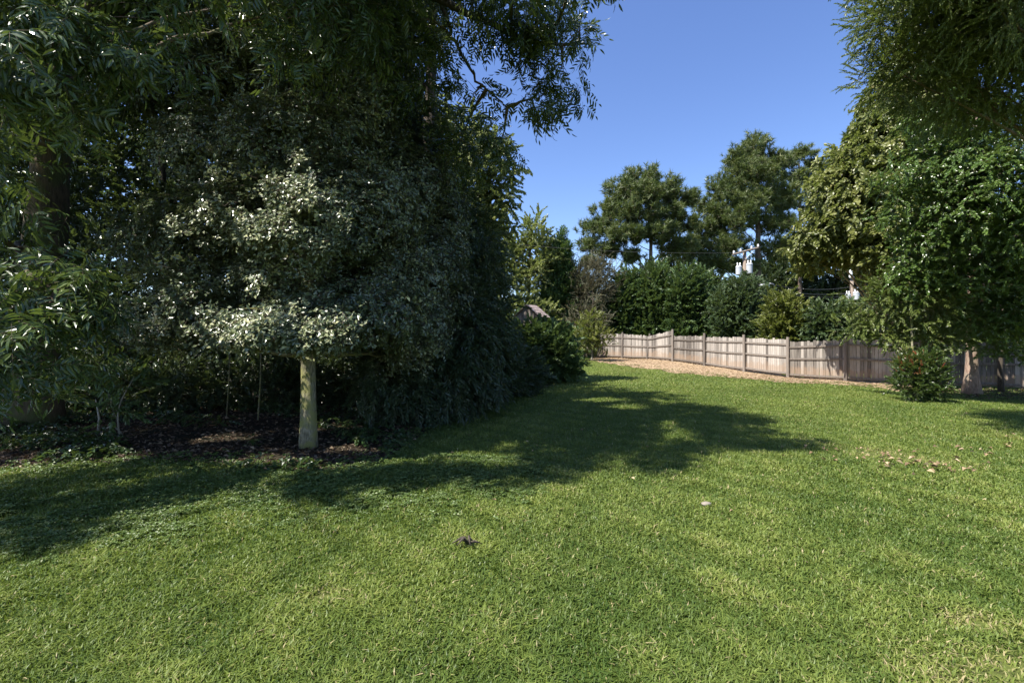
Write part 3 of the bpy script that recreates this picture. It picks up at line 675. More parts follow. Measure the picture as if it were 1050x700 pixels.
build_tree('holly_tree', 'tree with smooth mossy pale trunk and small grey green leaves flecked with sun', 'tree', hb, P(322, 120, 7.6), .112, .065, [
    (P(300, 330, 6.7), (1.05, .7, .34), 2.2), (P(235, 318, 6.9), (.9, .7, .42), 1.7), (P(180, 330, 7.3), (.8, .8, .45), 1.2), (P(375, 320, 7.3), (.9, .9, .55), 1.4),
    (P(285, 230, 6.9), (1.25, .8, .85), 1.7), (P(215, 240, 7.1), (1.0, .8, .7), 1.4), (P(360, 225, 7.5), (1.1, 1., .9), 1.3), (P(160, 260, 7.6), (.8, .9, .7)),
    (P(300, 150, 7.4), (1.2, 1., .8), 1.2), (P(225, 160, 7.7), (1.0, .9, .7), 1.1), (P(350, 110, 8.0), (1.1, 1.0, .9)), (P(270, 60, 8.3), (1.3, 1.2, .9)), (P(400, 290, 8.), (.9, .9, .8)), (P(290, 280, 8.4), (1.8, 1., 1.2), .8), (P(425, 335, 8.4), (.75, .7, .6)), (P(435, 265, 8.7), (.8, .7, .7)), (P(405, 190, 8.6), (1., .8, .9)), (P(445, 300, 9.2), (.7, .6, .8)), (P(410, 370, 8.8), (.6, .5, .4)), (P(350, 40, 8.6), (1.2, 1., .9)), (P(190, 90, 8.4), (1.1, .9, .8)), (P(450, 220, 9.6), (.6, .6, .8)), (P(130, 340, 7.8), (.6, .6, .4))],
    'holly', M['holly'], M['bark_holly'], dens=66, shell=.5, gapwl=.9, gap=-.85, seed=3, upw=.25, flare=1.25, lean=.09, face=1., extra=sun_patch_sprays, subs=6, limbr=.45)
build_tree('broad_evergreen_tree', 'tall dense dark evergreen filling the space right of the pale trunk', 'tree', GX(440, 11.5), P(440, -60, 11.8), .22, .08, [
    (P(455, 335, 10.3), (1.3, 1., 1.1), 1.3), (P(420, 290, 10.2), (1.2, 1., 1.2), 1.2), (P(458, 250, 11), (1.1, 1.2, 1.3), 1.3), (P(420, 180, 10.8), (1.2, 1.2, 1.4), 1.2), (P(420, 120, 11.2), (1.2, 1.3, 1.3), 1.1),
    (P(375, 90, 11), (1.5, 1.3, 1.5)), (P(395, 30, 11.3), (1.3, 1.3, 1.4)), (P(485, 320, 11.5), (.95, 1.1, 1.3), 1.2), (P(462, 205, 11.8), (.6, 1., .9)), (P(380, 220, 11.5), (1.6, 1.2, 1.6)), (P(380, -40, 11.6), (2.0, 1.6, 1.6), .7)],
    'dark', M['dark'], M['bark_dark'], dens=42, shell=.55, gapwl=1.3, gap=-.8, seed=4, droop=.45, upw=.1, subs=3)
build_tree('drooping_shrub', 'drooping narrow leaved dark shrub reaching the grass beside the shade', 'shrub', GX(440, 10), GX(440, 10) + [0, 0, 2.2], .04, .02, [
    (P(405, 385, 9.3), (.8, .7, .75), 1.4), (P(445, 375, 9.8), (.9, .8, 1.0), 1.4), (P(485, 365, 10.6), (.8, .8, 1.0), 1.2), (P(430, 410, 9.4), (.7, .6, .45), 1.2), (P(470, 395, 10.3), (.8, .7, .6)), (P(420, 340, 9.8), (.9, .7, .8))],
    'bamboo', M['dark'], M['bark_dark'], dens=44, shell=.7, gapwl=.6, gap=-.55, seed=5, droop=.55, upw=.1, subs=4, limbr=.6)
for k, (px, pw, d, top, name, mat, kd, lab) in enumerate([
        (520, 34, 14.5, 352, 'rounded_shrub', 'dark', 'dark', 'dark rounded shrub at the bed edge next to the drooping shrub'),
        (553, 35, 19.5, 333, 'rounded_shrub', 'hedge', 'mid', 'last dark shrub of the bed before the sunny far lawn'),
        (500, 30, 13.0, 325, 'rounded_shrub', 'dark', 'dark', 'dark shrub just behind the drooping narrow leaved one')]):
    b = GX(px, d); w = pw / FPX * d; h = P(px, top, d)[2] - b[2]
    build_tree(name, lab, 'shrub', b, b + [0, 0, h * .7], .05, .02, [
        (b + [0, 0, h * .38], (w * .95, w * .8, h * .38), 1.3), (b + [-w * .3, .1, h * .65], (w * .6, w * .6, h * .33)), (b + [w * .25, -.1, h * .6], (w * .6, w * .6, h * .3), 1.2), (b + [w * .55, -.2, h * .28], (w * .5, w * .5, h * .27), 1.1)],
        kd, M[mat], M['bark_dark'], dens=42, shell=.55, gapwl=.8, gap=-.9, seed=20 + k, upw=.4, subs=3, group='shrubs at the far end of the bed')
# pecan with compound leaves: overhead crown, near low branches and the long limb over the lawn
pb = G(30, 436)
ex = [(P(540, 15, 8.0), (.9, .8, .6), 0.89), (P(603, 18, 8.2), (.6, .7, .55), 0.81), (P(580, 70, 8.3), (.55, .5, .45), 0.74), (P(500, 25, 7.8), (.8, .7, .5), 0.74), (P(488, 95, 8.2), (.5, .5, .4), 0.67), (P(515, 145, 8.6), (.38, .4, .32), 0.89), (P(552, 100, 8.4), (.5, .4, .3), 0.74),
      (P(450, 15, 7.6), (.8, .7, .5), 0.74), (P(410, 60, 8), (.8, .8, .7), 0.74), (P(390, 10, 7.4), (.9, .8, .6), 0.81), (P(470, 155, 9.2), (.6, .6, .5), 0.74), (P(560, 40, 8.2), (.9, .7, .4), 0.81)]
FEED = [([P(58, 60, 9.7), P(200, -40, 9.3), P(340, -60, 8.8), P(450, 0, 8.3), P(540, 40, 8.2), P(600, 45, 8.3)], .14, .015),
        ([P(450, 0, 8.3), P(480, 70, 8.4), P(520, 110, 8.5)], .035, .012),
        ([P(50, 150, 9.7), P(20, 80, 7.5), P(20, 100, 5.4), P(70, 60, 4.6)], .09, .015), ([P(45, 250, 9.7), P(20, 250, 7.6), P(25, 275, 5.5), P(60, 300, 4.8)], .06, .012),
        ([P(55, 0, 9.6), P(-120, -60, 8.5), (-7, 5, 8.5), (-7, 2.5, 8)], .12, .03)]
build_tree('pecan_tree', 'big old tree with rough brown trunk at the left edge and feathery leaves overhead', 'tree', pb, P(62, -60, 9.6), .36, .2, [
    (P(40, 60, 4.4), (.9, .8, .7), 1.2), (P(140, 20, 4.6), (.9, .8, .6), 1.1), (P(15, 115, 4.8), (.5, .5, .35), .9), (P(220, 10, 5.4), (1., 1., .6)), (P(310, 5, 6), (1., 1., .6)),
    (P(35, 290, 4.6), (.62, .5, .25), 1.5), (P(20, 340, 4.6), (.5, .5, .35), 1.3), (P(80, 305, 5.2), (.45, .4, .25), 1.2), (P(50, 372, 5.2), (.4, .4, .22), .9), (P(5, 385, 4.4), (.3, .3, .16), 1.),
    (P(-80, 200, 6), (1.5, 1.2, 1.4)), (P(-100, 60, 6), (1.6, 1.4, 1.4)),
    (P(80, 60, 8), (1.6, 1.2, 1.0)), (P(190, -10, 8.5), (1.8, 1.4, 1.0)), (P(60, -60, 8.5), (2.2, 2., 1.4)), (P(270, -90, 9.5), (2.2, 2., 1.5)), (P(-60, -80, 8), (2.4, 2.2, 1.6)), (P(380, -50, 9), (2., 1.8, 1.4)), (P(150, -160, 8), (2.6, 2.4, 1.6)), (P(330, -160, 8), (2.4, 2., 1.5)), (P(460, -70, 8.5), (1.4, 1.4, 1.)),
    (P(-350, -50, 6.5), (2.4, 2.2, 2.)), (P(-250, -200, 6), (2.4, 2.2, 1.6)), ((-6.5, 3, 6.5), (2.6, 2.6, 1.6), .9), ((-9, 1, 8), (3, 3, 2), .8), ((-6, .5, 9.5), (3, 2.5, 1.6), .7), ((-8, 5, 10), (3, 3, 1.8), .7), ((-4.5, 4.5, 9.5), (2.6, 2.4, 1.4), .8), ((.75, 5.6, 6.15), (.8, .5, .3), 1.3), ((0, 6, 6.6), (.9, .6, .4), 1.2), ((-.6, 7, 7.4), (1., .7, .5), 1.2), ((-5.0, 4.9, 6.9), (1.6, 1.1, .7), 1.5), ((-4.4, 5.6, 7.4), (1.6, 1.1, .7), 1.3), ((-6.2, 5.0, 7.4), (1.5, 1.1, .7), 1.3), (P(628, 8, 8.4), (.5, .5, .42), 1.3), (P(632, 40, 8.5), (.32, .35, .3), 1.), ((-3.5, 4.6, 6.9), (1.6, 1.4, .7), 1.2), ((-1.9, 5.6, 7.0), (1.5, 1.2, .7), 1.3), ((-1.2, 6.6, 7.7), (1.4, 1.2, .6), 1.2), ((-2.8, 6.8, 8.2), (1.6, 1.4, .8), 1.2), (P(35, 190, 5.2), (.35, .3, .3), .6)] + ex,  # many lobes here lie out of view, added to shade lawn and holly
    'pecan', M['pecan'], M['bark_brown'], dens=12.5, shell=.75, gapwl=.8, gap=-.55, seed=6, droop=.5, upw=.0, subs=4, limbr=.2, flare=1.35, feeders=FEED)
# deep wood behind, closing the view to the left
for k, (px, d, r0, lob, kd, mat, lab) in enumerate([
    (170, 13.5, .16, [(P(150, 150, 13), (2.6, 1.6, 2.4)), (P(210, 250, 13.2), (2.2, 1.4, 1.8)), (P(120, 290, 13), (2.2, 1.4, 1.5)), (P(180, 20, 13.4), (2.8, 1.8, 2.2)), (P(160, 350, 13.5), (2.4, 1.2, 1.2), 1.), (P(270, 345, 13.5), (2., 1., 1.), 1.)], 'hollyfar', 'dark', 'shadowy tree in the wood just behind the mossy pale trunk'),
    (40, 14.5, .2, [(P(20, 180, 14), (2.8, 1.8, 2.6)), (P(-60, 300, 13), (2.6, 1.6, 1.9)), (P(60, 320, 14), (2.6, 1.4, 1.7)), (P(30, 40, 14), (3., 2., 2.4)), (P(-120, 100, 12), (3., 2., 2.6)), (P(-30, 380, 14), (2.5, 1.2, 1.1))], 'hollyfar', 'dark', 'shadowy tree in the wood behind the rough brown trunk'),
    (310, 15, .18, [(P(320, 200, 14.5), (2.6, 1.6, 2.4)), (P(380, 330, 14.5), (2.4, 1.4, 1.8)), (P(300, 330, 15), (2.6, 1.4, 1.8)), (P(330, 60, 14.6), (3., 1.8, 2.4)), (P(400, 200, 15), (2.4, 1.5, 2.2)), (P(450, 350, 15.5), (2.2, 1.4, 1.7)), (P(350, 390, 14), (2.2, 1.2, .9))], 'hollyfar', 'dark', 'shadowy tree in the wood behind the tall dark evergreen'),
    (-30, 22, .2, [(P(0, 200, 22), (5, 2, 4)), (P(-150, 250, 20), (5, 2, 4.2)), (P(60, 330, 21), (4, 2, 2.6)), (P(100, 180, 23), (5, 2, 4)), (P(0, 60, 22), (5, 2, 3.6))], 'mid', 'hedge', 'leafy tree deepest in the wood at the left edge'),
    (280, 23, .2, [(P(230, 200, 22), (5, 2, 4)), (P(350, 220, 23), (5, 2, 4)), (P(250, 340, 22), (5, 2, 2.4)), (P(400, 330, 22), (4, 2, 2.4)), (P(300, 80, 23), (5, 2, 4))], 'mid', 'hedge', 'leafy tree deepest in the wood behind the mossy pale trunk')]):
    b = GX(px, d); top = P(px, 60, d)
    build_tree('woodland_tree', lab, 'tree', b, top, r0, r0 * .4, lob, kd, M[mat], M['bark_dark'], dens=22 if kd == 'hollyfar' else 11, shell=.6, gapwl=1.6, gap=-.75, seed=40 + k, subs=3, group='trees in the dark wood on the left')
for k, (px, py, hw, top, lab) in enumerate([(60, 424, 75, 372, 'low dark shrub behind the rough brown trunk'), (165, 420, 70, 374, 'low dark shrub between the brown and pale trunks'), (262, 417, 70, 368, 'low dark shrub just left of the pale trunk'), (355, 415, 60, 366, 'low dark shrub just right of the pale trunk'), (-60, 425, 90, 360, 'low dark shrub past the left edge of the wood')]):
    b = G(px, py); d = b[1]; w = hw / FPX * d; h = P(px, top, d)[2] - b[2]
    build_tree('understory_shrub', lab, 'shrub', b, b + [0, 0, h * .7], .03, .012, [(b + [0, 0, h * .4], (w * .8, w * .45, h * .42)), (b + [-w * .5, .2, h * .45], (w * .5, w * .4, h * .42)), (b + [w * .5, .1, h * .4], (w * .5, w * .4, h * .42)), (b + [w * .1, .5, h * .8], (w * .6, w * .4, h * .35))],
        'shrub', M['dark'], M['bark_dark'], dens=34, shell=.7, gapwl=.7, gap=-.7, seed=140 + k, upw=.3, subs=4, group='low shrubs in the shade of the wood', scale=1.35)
# thin stems and saplings under the canopy
for k, (px, py, tx, ty, r, lab) in enumerate([(264, 432, 268, 352, .016, 'thin bare upright sapling left of the mossy pale trunk'), (232, 428, 236, 340, .012, 'very thin dark sapling further left under the canopy')]):
    b = G(px, py); mb = MB(); t = P(tx, ty, b[1]); mb.tube([b - [0, 0, .1], (b + t) / 2 + [.02, 0, 0], t], [r, r * .9, r * .7], 7); o = mb.build('bare_sapling', M['bark_holly'], None, smooth=True, loc=b); tag(o, lab, 'sapling')
sb = G(122, 452)
build_tree('leafy_sapling', 'small leafy sapling in the dark between the brown and pale trunks', 'sapling', sb, sb + [.1, 0, 1.0], .014, .006, [(sb + [.05, 0, .85], (.28, .25, .3)), (sb + [-.05, -.1, .5], (.2, .2, .2))], 'glossy', M['hedge'], M['bark_pale'], dens=30, shell=.9, seed=60, subs=2, gap=-3)
fb = G(100, 448); mb = MB(); mb.tube([fb, fb + [.03, 0, .3], fb + [-.03, 0, .62]], [.02, .016, .008], 6); mb.tube([fb + [.35, .1, 0], fb + [.2, .05, .2], fb + [.03, 0, .05]], [.012, .014, .016], 6)
tag(mb.build('dead_branch', M['bark_pale'], None, smooth=True, loc=fb), 'pale dead branch sticking up from the ivy at left', 'dead branch')

# trees between the left mass and the sky
b = GX(455, 19)
build_tree('sunlit_tree', 'sunlit yellow green tree rising behind the dark evergreen', 'tree', b, P(465, 130, 19), .2, .07, [
    (P(500, 160, 18.6), (1.1, 1.2, 1.0)), (P(475, 150, 18.8), (1.2, 1.3, 1.3)), (P(505, 205, 19), (1.0, 1.1, .9)), (P(520, 180, 19), (.6, .7, .6)), (P(470, 210, 19), (1.4, 1.3, 1.5)), (P(505, 240, 19.5), (.8, .9, .8)), (P(440, 130, 19.2), (1.3, 1.3, 1.2)), (P(460, 270, 19.3), (1.6, 1.3, 1.6)), (P(495, 290, 19.8), (1.2, 1., 1.3))],
    'mid', M['sunny'], M['bark_dark'], dens=17, shell=.8, gapwl=1.0, gap=-.45, seed=70, face=.7, subs=6, upw=.1, clip=False)
b = GX(540, 40)
build_tree('airy_tree', 'airy light green tree left of the conical cedar', 'tree', b, P(545, 245, 40), .2, .05, [
    (P(550, 240, 40), (1.3, 1.4, 1.5)), (P(540, 270, 40), (2.4, 2., 2.2)), (P(520, 290, 39), (2.4, 2, 2.4)), (P(525, 245, 40), (1.6, 1.4, 1.5)), (P(560, 265, 41), (1.5, 1.4, 1.8)), (P(530, 325, 38), (2.6, 2, 2.2)), (P(500, 265, 39), (2., 1.8, 2.))],
    'far', M['sunny'], M['bark_dark'], dens=7.5, shell=.75, gapwl=2.0, gap=-.3, seed=71, clip=False, subs=5)
b = GX(575, 41)
lob = []
for k in range(11):
    u = k / 10; z = b[2] + .5 + u * 9.2; r = 2.25 * (1 - u) ** .65 + .35
    lob.append(((b[0] + .2 * math.sin(k * 2.1) - .15 * u, b[1] + .2 * math.cos(k * 1.7), z), (r, r, .95)))
build_tree('cedar_tree', 'conical bright green cedar beside the small gabled roof', 'tree', b, (b[0], b[1], b[2] + 9.6), .2, .04, lob, 'fan', M['cedar'], M['bark_dark'], dens=11, shell=.5, gapwl=1.1, gap=-1., seed=72, clip=False, subs=1, upw=1.0, outw=.6)
b = GX(607, 38)
build_tree('brownish_shrub', 'brownish thin leaved tall shrub between cedar and evergreen hedge', 'shrub', b, b + [0, 0, 4.6], .08, .03, [
    (P(602, 300, 40), (1.9, 1.6, 2.2)), (P(622, 290, 41), (1.4, 1.4, 1.8)), (P(600, 335, 38), (1.8, 1.4, 1.8)), (P(612, 275, 41), (1., 1., 1.0)), (P(588, 285, 41), (1., 1., 1.4))],
    'fine', M['brownish'], M['bark_dark'], dens=20, shell=.9, gapwl=1., gap=-.6, seed=73, clip=False, subs=6, scale=1.7, limbr=.5)
b = G(607, 369.5)
build_tree('young_tree', 'young pale green tree at the left end of the fence', 'tree', b, b + [0, 0, 2.2], .05, .02, [
    (P(606, 340, b[1]), (.95, .9, .85)), (P(598, 352, b[1]), (.7, .7, .6)), (P(617, 348, b[1] - .5), (.7, .7, .8)), (P(606, 328, b[1]), (.6, .6, .6))],
    'glossy', M['yellow'], M['bark_pale'], dens=16, shell=.9, gapwl=.6, gap=-.5, seed=74, clip=False, subs=3, scale=1.5)
b = GX(585, 35)
build_tree('leafy_shrub', 'dark leafy shrub below the cedar at the far lawn edge', 'shrub', b, b + [0, 0, 1.6], .05, .02, [(b + [-.4, 0, 1.1], (1.3, 1., 1.1)), (b + [-2., 0, 1.3], (1.5, 1, 1.4)), (b + [.8, .6, 1.], (1., 1., 1.)), (b + [-4, 0, 1.5], (1.8, 1, 1.6))],
    'mid', M['hedge'], M['bark_dark'], dens=14, shell=.6, gapwl=1., gap=-.9, seed=75, clip=False, subs=2)

# small wooden play house on posts
def playhouse():
    d = 26.; c = P(545, 340, d); base = GX(545, d)
    root = empty('play_house', (c[0], d, base[2]), 'small wooden play house with shingled gable roof behind the shrubs', 'play house')
    zt = P(0, 313, d)[2]; ze = P(0, 325, d)[2]; hw = .66; x0 = c[0]; ln = 1.3
    ang = math.radians(-28); Rz = np.array([[math.cos(ang), -math.sin(ang), 0], [math.sin(ang), math.cos(ang), 0], [0, 0, 1]])
    for s in (-1, 1):
        mb = MB(); rows = 9
        L = math.hypot(hw + .12, zt - ze); a = math.atan2(zt - ze, hw + .12)
        for k in range(rows):
            for q in range(8):
                u = (k + .5) / rows; cx = s * (u * (hw + .14)); cz = zt - (zt - ze) * u * 1.05 + .012 * (k % 2)
                Ry = np.array([[math.cos(s * a), 0, math.sin(s * a)], [0, 1, 0], [-math.sin(s * a), 0, math.cos(s * a)]])
                mb.box(np.array([cx, -ln / 2 + (q + .5) * ln / 8, cz]) @ Rz.T + [x0, d, .003 * q], (L / rows * 1.12, ln / 8 * .96, .022), Rz @ Ry, r=RNG.random())
        mb.build('roof_slope', M['shingle'], root)
    for e in (-1, 1):     # gable boards, both ends
        mb = MB()
        for k in range(12):
            xx = -hw + (k + .5) * 2 * hw / 12; top = zt - .06 - abs(xx) / hw * (zt - ze) * .95
            if e == -1 and abs(xx) < .28: top -= 0; 
            mb.box(np.array([xx, e * (ln / 2 - .12), (top + ze - .55) / 2]) @ Rz.T + [x0, d, 0], (.125, .02, top - ze + .55), Rz, r=RNG.random())
        mb.build('gable_wall', M['rail'], root)
    mb = MB(); mb.box(np.array([0, 0, ze - .6]) @ Rz.T + [x0, d, 0], (2 * hw, ln - .2, .08), Rz); mb.build('floor_deck', M['rail'], root)
    for sx in (-1, 1):
        for sy in (-1, 1):
            mb = MB(); q = np.array([sx * (hw - .05), sy * (ln / 2 - .1), 0]) @ Rz.T
            mb.box([x0 + q[0], d + q[1], (base[2] + ze) / 2 - .05], (.09, .09, ze - base[2]), Rz); mb.build('post', M['rail'], root)
    bx = MB(); q = P(557, 331, d - .9); bx.box(q, (.07, .07, .75), r=.9); bx.box(q + [0.12, 0, .02], (.34, .09, .09), r=.9)
    bx.build('swing_beam', M['shingle'], root)
playhouse()

# ------------------------------------------------------------------ pines beyond the fence
def pine(px, d, toppy, basepy_crown, r0, lobes, lab, seed, dens=13, **kw):
    b = GX(px, d)
    return build_tree('pine_tree', lab, 'tree', b, P(px, toppy + 8, d), r0, r0 * .25, lobes, 'pine', M['pine'], M['bark_pine'], dens=dens, shell=.75, gapwl=1.6, gap=-.02, seed=seed, clip=False,
                      group='pines beyond the fence', subs=5, outw=.55, upw=.9, limbr=.30, flare=1.2, scale=1.25, **kw)
L1 = [(P(657, 182, 48), (2.0, 2., 1.1)), (P(640, 192, 48), (2.0, 2, 1.1)), (P(680, 190, 48), (2.0, 2, 1.1)), (P(660, 200, 47), (2.8, 2.4, 1.1)), (P(625, 212, 48), (2.0, 1.8, 1.0)), (P(697, 202, 48), (1.9, 1.8, .9)), (P(650, 218, 47), (2.8, 2.4, 1.2)), (P(685, 218, 48), (2.4, 2., 1.1)),
      (P(610, 232, 48), (1.9, 1.6, .9)), (P(640, 240, 47), (2.5, 2.2, 1.0)), (P(675, 238, 47), (2.2, 2., 1.0)), (P(703, 228, 48), (1.4, 1.6, .8)), (P(603, 250, 48), (1.3, 1.4, .7)), (P(622, 256, 48), (1.8, 1.6, .7)), (P(645, 262, 48), (1.8, 1.6, .7)), (P(694, 252, 48), (1.9, 1.8, 1.1)), (P(608, 268, 48), (1.3, 1.4, .6)), (P(712, 206, 49), (.8, 1., .4))]
pine(667, 48, 180, 280, .30, L1, 'domed pine left of the two taller pines', 80)
L2 = [(P(775, 150, 52), (1.6, 1.8, 1.6)), (P(758, 165, 52), (2., 2., 1.6)), (P(792, 168, 52), (1.9, 2., 1.6)), (P(773, 178, 51), (2.6, 2.4, 1.6)), (P(745, 190, 52), (2.2, 2.2, 1.6)), (P(765, 205, 51), (3., 2.6, 1.6)), (P(800, 200, 52), (2.2, 2.2, 1.7)), (P(730, 214, 52), (2., 2., 1.3)), (P(752, 225, 51), (2.8, 2.4, 1.4)),
      (P(795, 228, 52), (2.4, 2.2, 1.3)), (P(722, 236, 52), (2.2, 2, 1.3)), (P(745, 250, 51), (2.6, 2.2, 1.2)), (P(710, 255, 52), (2.2, 2, 1.3)), (P(800, 255, 52), (2.4, 2.2, 1.4)), (P(730, 268, 51), (2.6, 2, 1.2)), (P(760, 272, 52), (2., 2, .9))]
pine(777, 52, 150, 285, .42, L2, 'tallest broad pine with reddish trunk behind the left utility pole', 81)
L3 = [(P(822, 158, 58), (1.6, 1.6, 1.0)), (P(808, 165, 58), (1.3, 1.4, .8)), (P(834, 170, 58), (1.5, 1.4, .8)), (P(820, 182, 58), (2.2, 2., 1.1)), (P(840, 190, 58), (1.5, 1.4, .9)), (P(810, 205, 58), (1.8, 1.6, 1.0)), (P(838, 215, 58), (2., 1.8, 1.2)), (P(850, 240, 58), (2.4, 2, 1.6)), (P(825, 260, 58), (2.6, 2, 1.6))]
pine(820, 58, 160, 285, .28, L3, 'slender pine right of the tallest pine', 82)
L4 = [(P(882, 140, 55), (1.8, 1.8, 1.2)), (P(895, 120, 55), (1.8, 1.8, 1.4)), (P(870, 165, 55), (2.2, 2., 1.5)), (P(900, 170, 55), (3, 2., 2.4)), (P(870, 215, 55), (3, 2., 2.4)), (P(930, 230, 55), (4, 2., 4.)), (P(890, 265, 55), (4, 2, 2.4))]
pine(900, 55, 130, 285, .3, L4, 'pine peeping out behind the broad olive tree', 83)

# ------------------------------------------------------------------ evergreens behind the fence
HG = 'evergreens just behind the fence'
def hedge(name, lab, px, hw, top, d, kind, mat, seed, dens=9, n=7, upw=.6, cat='shrub', **kw):
    b = GX(px, d); g = np.random.default_rng(seed); H = P(px, top, d)[2] - b[2]; W = hw / FPX * d; lob = []
    for k in range(n):
        u = (k + .5) / n; z = b[2] + H * (.12 + .70 * ((k * .618) % 1)); w = W * (1.0 - .45 * ((z - b[2]) / H) ** 1.5)
        xx = b[0] + g.uniform(-1, 1) * W * .5; rz = H * .22
        lob.append(((xx, d + g.uniform(-.4, .4) * W * .5, z), (w * .62, w * .55, rz)))
    lob.append(((b[0], d, b[2] + H * .45), (W * .85, W * .6, H * .42))); lob.append(((b[0] + g.uniform(-.1, .1) * W, d, b[2] + H * .80), (W * .45, W * .4, H * .2)))
    return build_tree(name, lab, cat, b, b + [0, 0, H * .8], .12, .04, lob, kind, M[mat], M['bark_dark'], dens=dens, shell=.5, gapwl=1.2, gap=-.9, seed=seed, clip=False, group=HG, subs=2, upw=upw, **kw)
hedge('evergreen_shrub', 'dark green evergreen above the two leftmost fence panels', 641, 27, 277, 41, 'far', 'hedge', 90)
hedge('evergreen_shrub', 'dark evergreen above the slanting fence panel', 675, 30, 271, 40, 'far', 'hedge', 91)
hedge('evergreen_shrub', 'dark green evergreen left of the left utility pole', 713, 30, 275, 38, 'far', 'hedge', 92)
hedge('evergreen_shrub', 'paler green rounded evergreen under the left utility pole', 757, 32, 283, 33, 'mid', 'hedgeb', 93, dens=14)
hedge('yellowish_shrub', 'yellow green shrub between the two utility poles', 802, 26, 297, 28.5, 'mid', 'yellow', 94, dens=13)
hedge('juniper_shrub', 'blue green spreading juniper in front of the right utility pole', 858, 40, 311, 27, 'mid', 'hedgeb', 95, dens=15, upw=.1)
hedge('juniper_shrub', 'green juniper spreading right of the right utility pole', 915, 34, 300, 26.5, 'mid', 'hedgeb', 96, dens=12, upw=.1)
hedge('evergreen_shrub', 'dark shrub behind the fence beyond the right trunk', 975, 40, 300, 26, 'mid', 'hedge', 97, dens=12)
hedge('evergreen_shrub', 'dark shrub behind the fence at the right edge', 1050, 48, 280, 25, 'mid', 'hedge', 98, dens=12)
for k, (px, top, d, hw, lab) in enumerate([(700, 262, 60, 55, 'distant dark tree behind the domed pine'), (800, 268, 62, 60, 'distant dark tree seen between the pines'), (880, 262, 60, 60, 'distant dark tree behind the right utility pole'), (590, 285, 58, 45, 'distant dark tree behind the brownish shrub'), (970, 230, 50, 70, 'distant dark tree behind the right crowns'), (1080, 200, 45, 80, 'distant dark tree past the right edge crowns')]):
    hedge('distant_tree', lab, px, hw, top, d, 'far', 'dark', 110 + k, dens=3.2, cat='tree', scale=1.5)

# flowering shrub peeping over the fence at the right edge
b = GX(1060, 20.5)
r_ = build_tree('flowering_shrub', 'shrub with cream and red blossoms over the fence at right edge', 'shrub', b, b + [0, 0, 2.6], .05, .02, [(P(1062, 335, 20.5), (.8, .6, .8))], 'glossy', M['glossy'], M['bark_dark'], dens=20, seed=120, clip=False, subs=3)
g = np.random.default_rng(8); u = nrm(g.normal(size=(46, 3))); pp = P(1049, 337, 19.9) + u * [.20, .14, .30]
place('blossom', 'ivy', pp, u, u + [0, 0, .3], np.full(46, .75), [M['bloom'], M['twig']], r_, 9)

# ------------------------------------------------------------------ utility poles, wires, street light
def transformer(root, c, r=.24, h=.78):
    mb = MB(); mb.lathe(c, [(0, -h / 2), (r * .8, -h / 2), (r, -h / 2 + .05), (r, h / 2 - .12), (r * 1.06, h / 2 - .11), (r * 1.06, h / 2 - .06), (r * .85, h / 2 + .02), (0, h / 2 + .05)]); o = mb.build('transformer', M['grey_paint'], root, smooth=False)
    for s in (-1, 1):
        bm = MB(); bm.lathe(np.array(c) + [s * r * .45, 0, h / 2 + .02], [(0, 0), (.05, 0), (.035, .05), (.06, .08), (.035, .12), (.05, .16), (.02, .22), (0, .22)], 10); bo = bm.build('bushing', M['white_porcelain'], root); bo.parent = o
    bm = MB(); bm.box(np.array(c) + [0, r + .03, 0], (.1, .12, .5)); bo = bm.build('bracket', M['steel'], root); bo.parent = o
    return o
def util_pole(px, d, top, lab, arm=True):
    b = GX(px, d); t = P(px, top, d); root = empty('utility_pole', b, lab, 'utility pole', 'utility poles behind the fence')
    mb = MB(); mb.tube([b - [0, 0, .3], (b + t) / 2, t], [.16, .14, .12], 12, .02); mb.build('pole', M['pole'], root, smooth=True)
    return root, b, t
r1, b1, t1 = util_pole(763.5, 35, 257.5, 'left utility pole with crossarm and two pale transformers among the hedge tops')
mb = MB(); A = np.array([-.93, 0, -.28]); Bq = np.array([.93, 0, .22])
mb.tube([t1 + A + [0, -.18, 0], t1 + Bq + [0, -.18, 0]], .07, 6); mb.build('crossarm', M['pole'], r1)
for u in (0.04, .3, .72, .97):
    q = t1 + A + (Bq - A) * u + [0, -.18, .06]; mb = MB(); mb.lathe(q, [(0, 0), (.05, 0), (.08, .05), (.05, .09), (.075, .13), (.03, .2), (0, .2)], 10); mb.build('insulator', M['white_porcelain'], r1)
for s in (-1, 1):
    mb = MB(); mb.tube([t1 + [s * .55, -.2, -.1 + s * .1], t1 + [0, -.14, -.6]], .02, 5); mb.build('brace', M['steel'], r1)
transformer(r1, P(757.5, 277.5, 34.9), .20, .66); transformer(r1, P(768.3, 275.5, 34.9), .22, .74)
r2, b2, t2 = util_pole(873.5, 38, 283, 'right utility pole with white top insulator and two transformers')
mb = MB(); mb.lathe(t2 + [-.16, -.1, -.15], [(0, 0), (.1, 0), (.13, .1), (.1, .2), (.13, .3), (.1, .42), (.12, .5), (.05, .62), (0, .62)], 12); mb.build('insulator', M['white_porcelain'], r2)
transformer(r2, P(869.4, 305, 37.8), .19, .55); transformer(r2, P(878, 303.5, 37.8), .22, .64)
mb = MB(); mb.tube([t2 + [.1, -.1, -1.1], t2 + [.42, -.1, -.9], t2 + [.62, -.1, -1.0]], .035, 6); mb.build('bracket_arm', M['steel'], r2, smooth=True)
def wire(a, b, sag, r, lab, name='power_line'):
    u = np.linspace(0, 1, 24)[:, None]; p = a * (1 - u) + b * u; p[:, 2] -= 4 * sag * (u * (1 - u))[:, 0]
    mb = MB(); mb.tube(p, r, 5); o = mb.build(name, M['wire'], None, loc=a); return tag(o, lab, 'power line', 'power lines behind the fence')
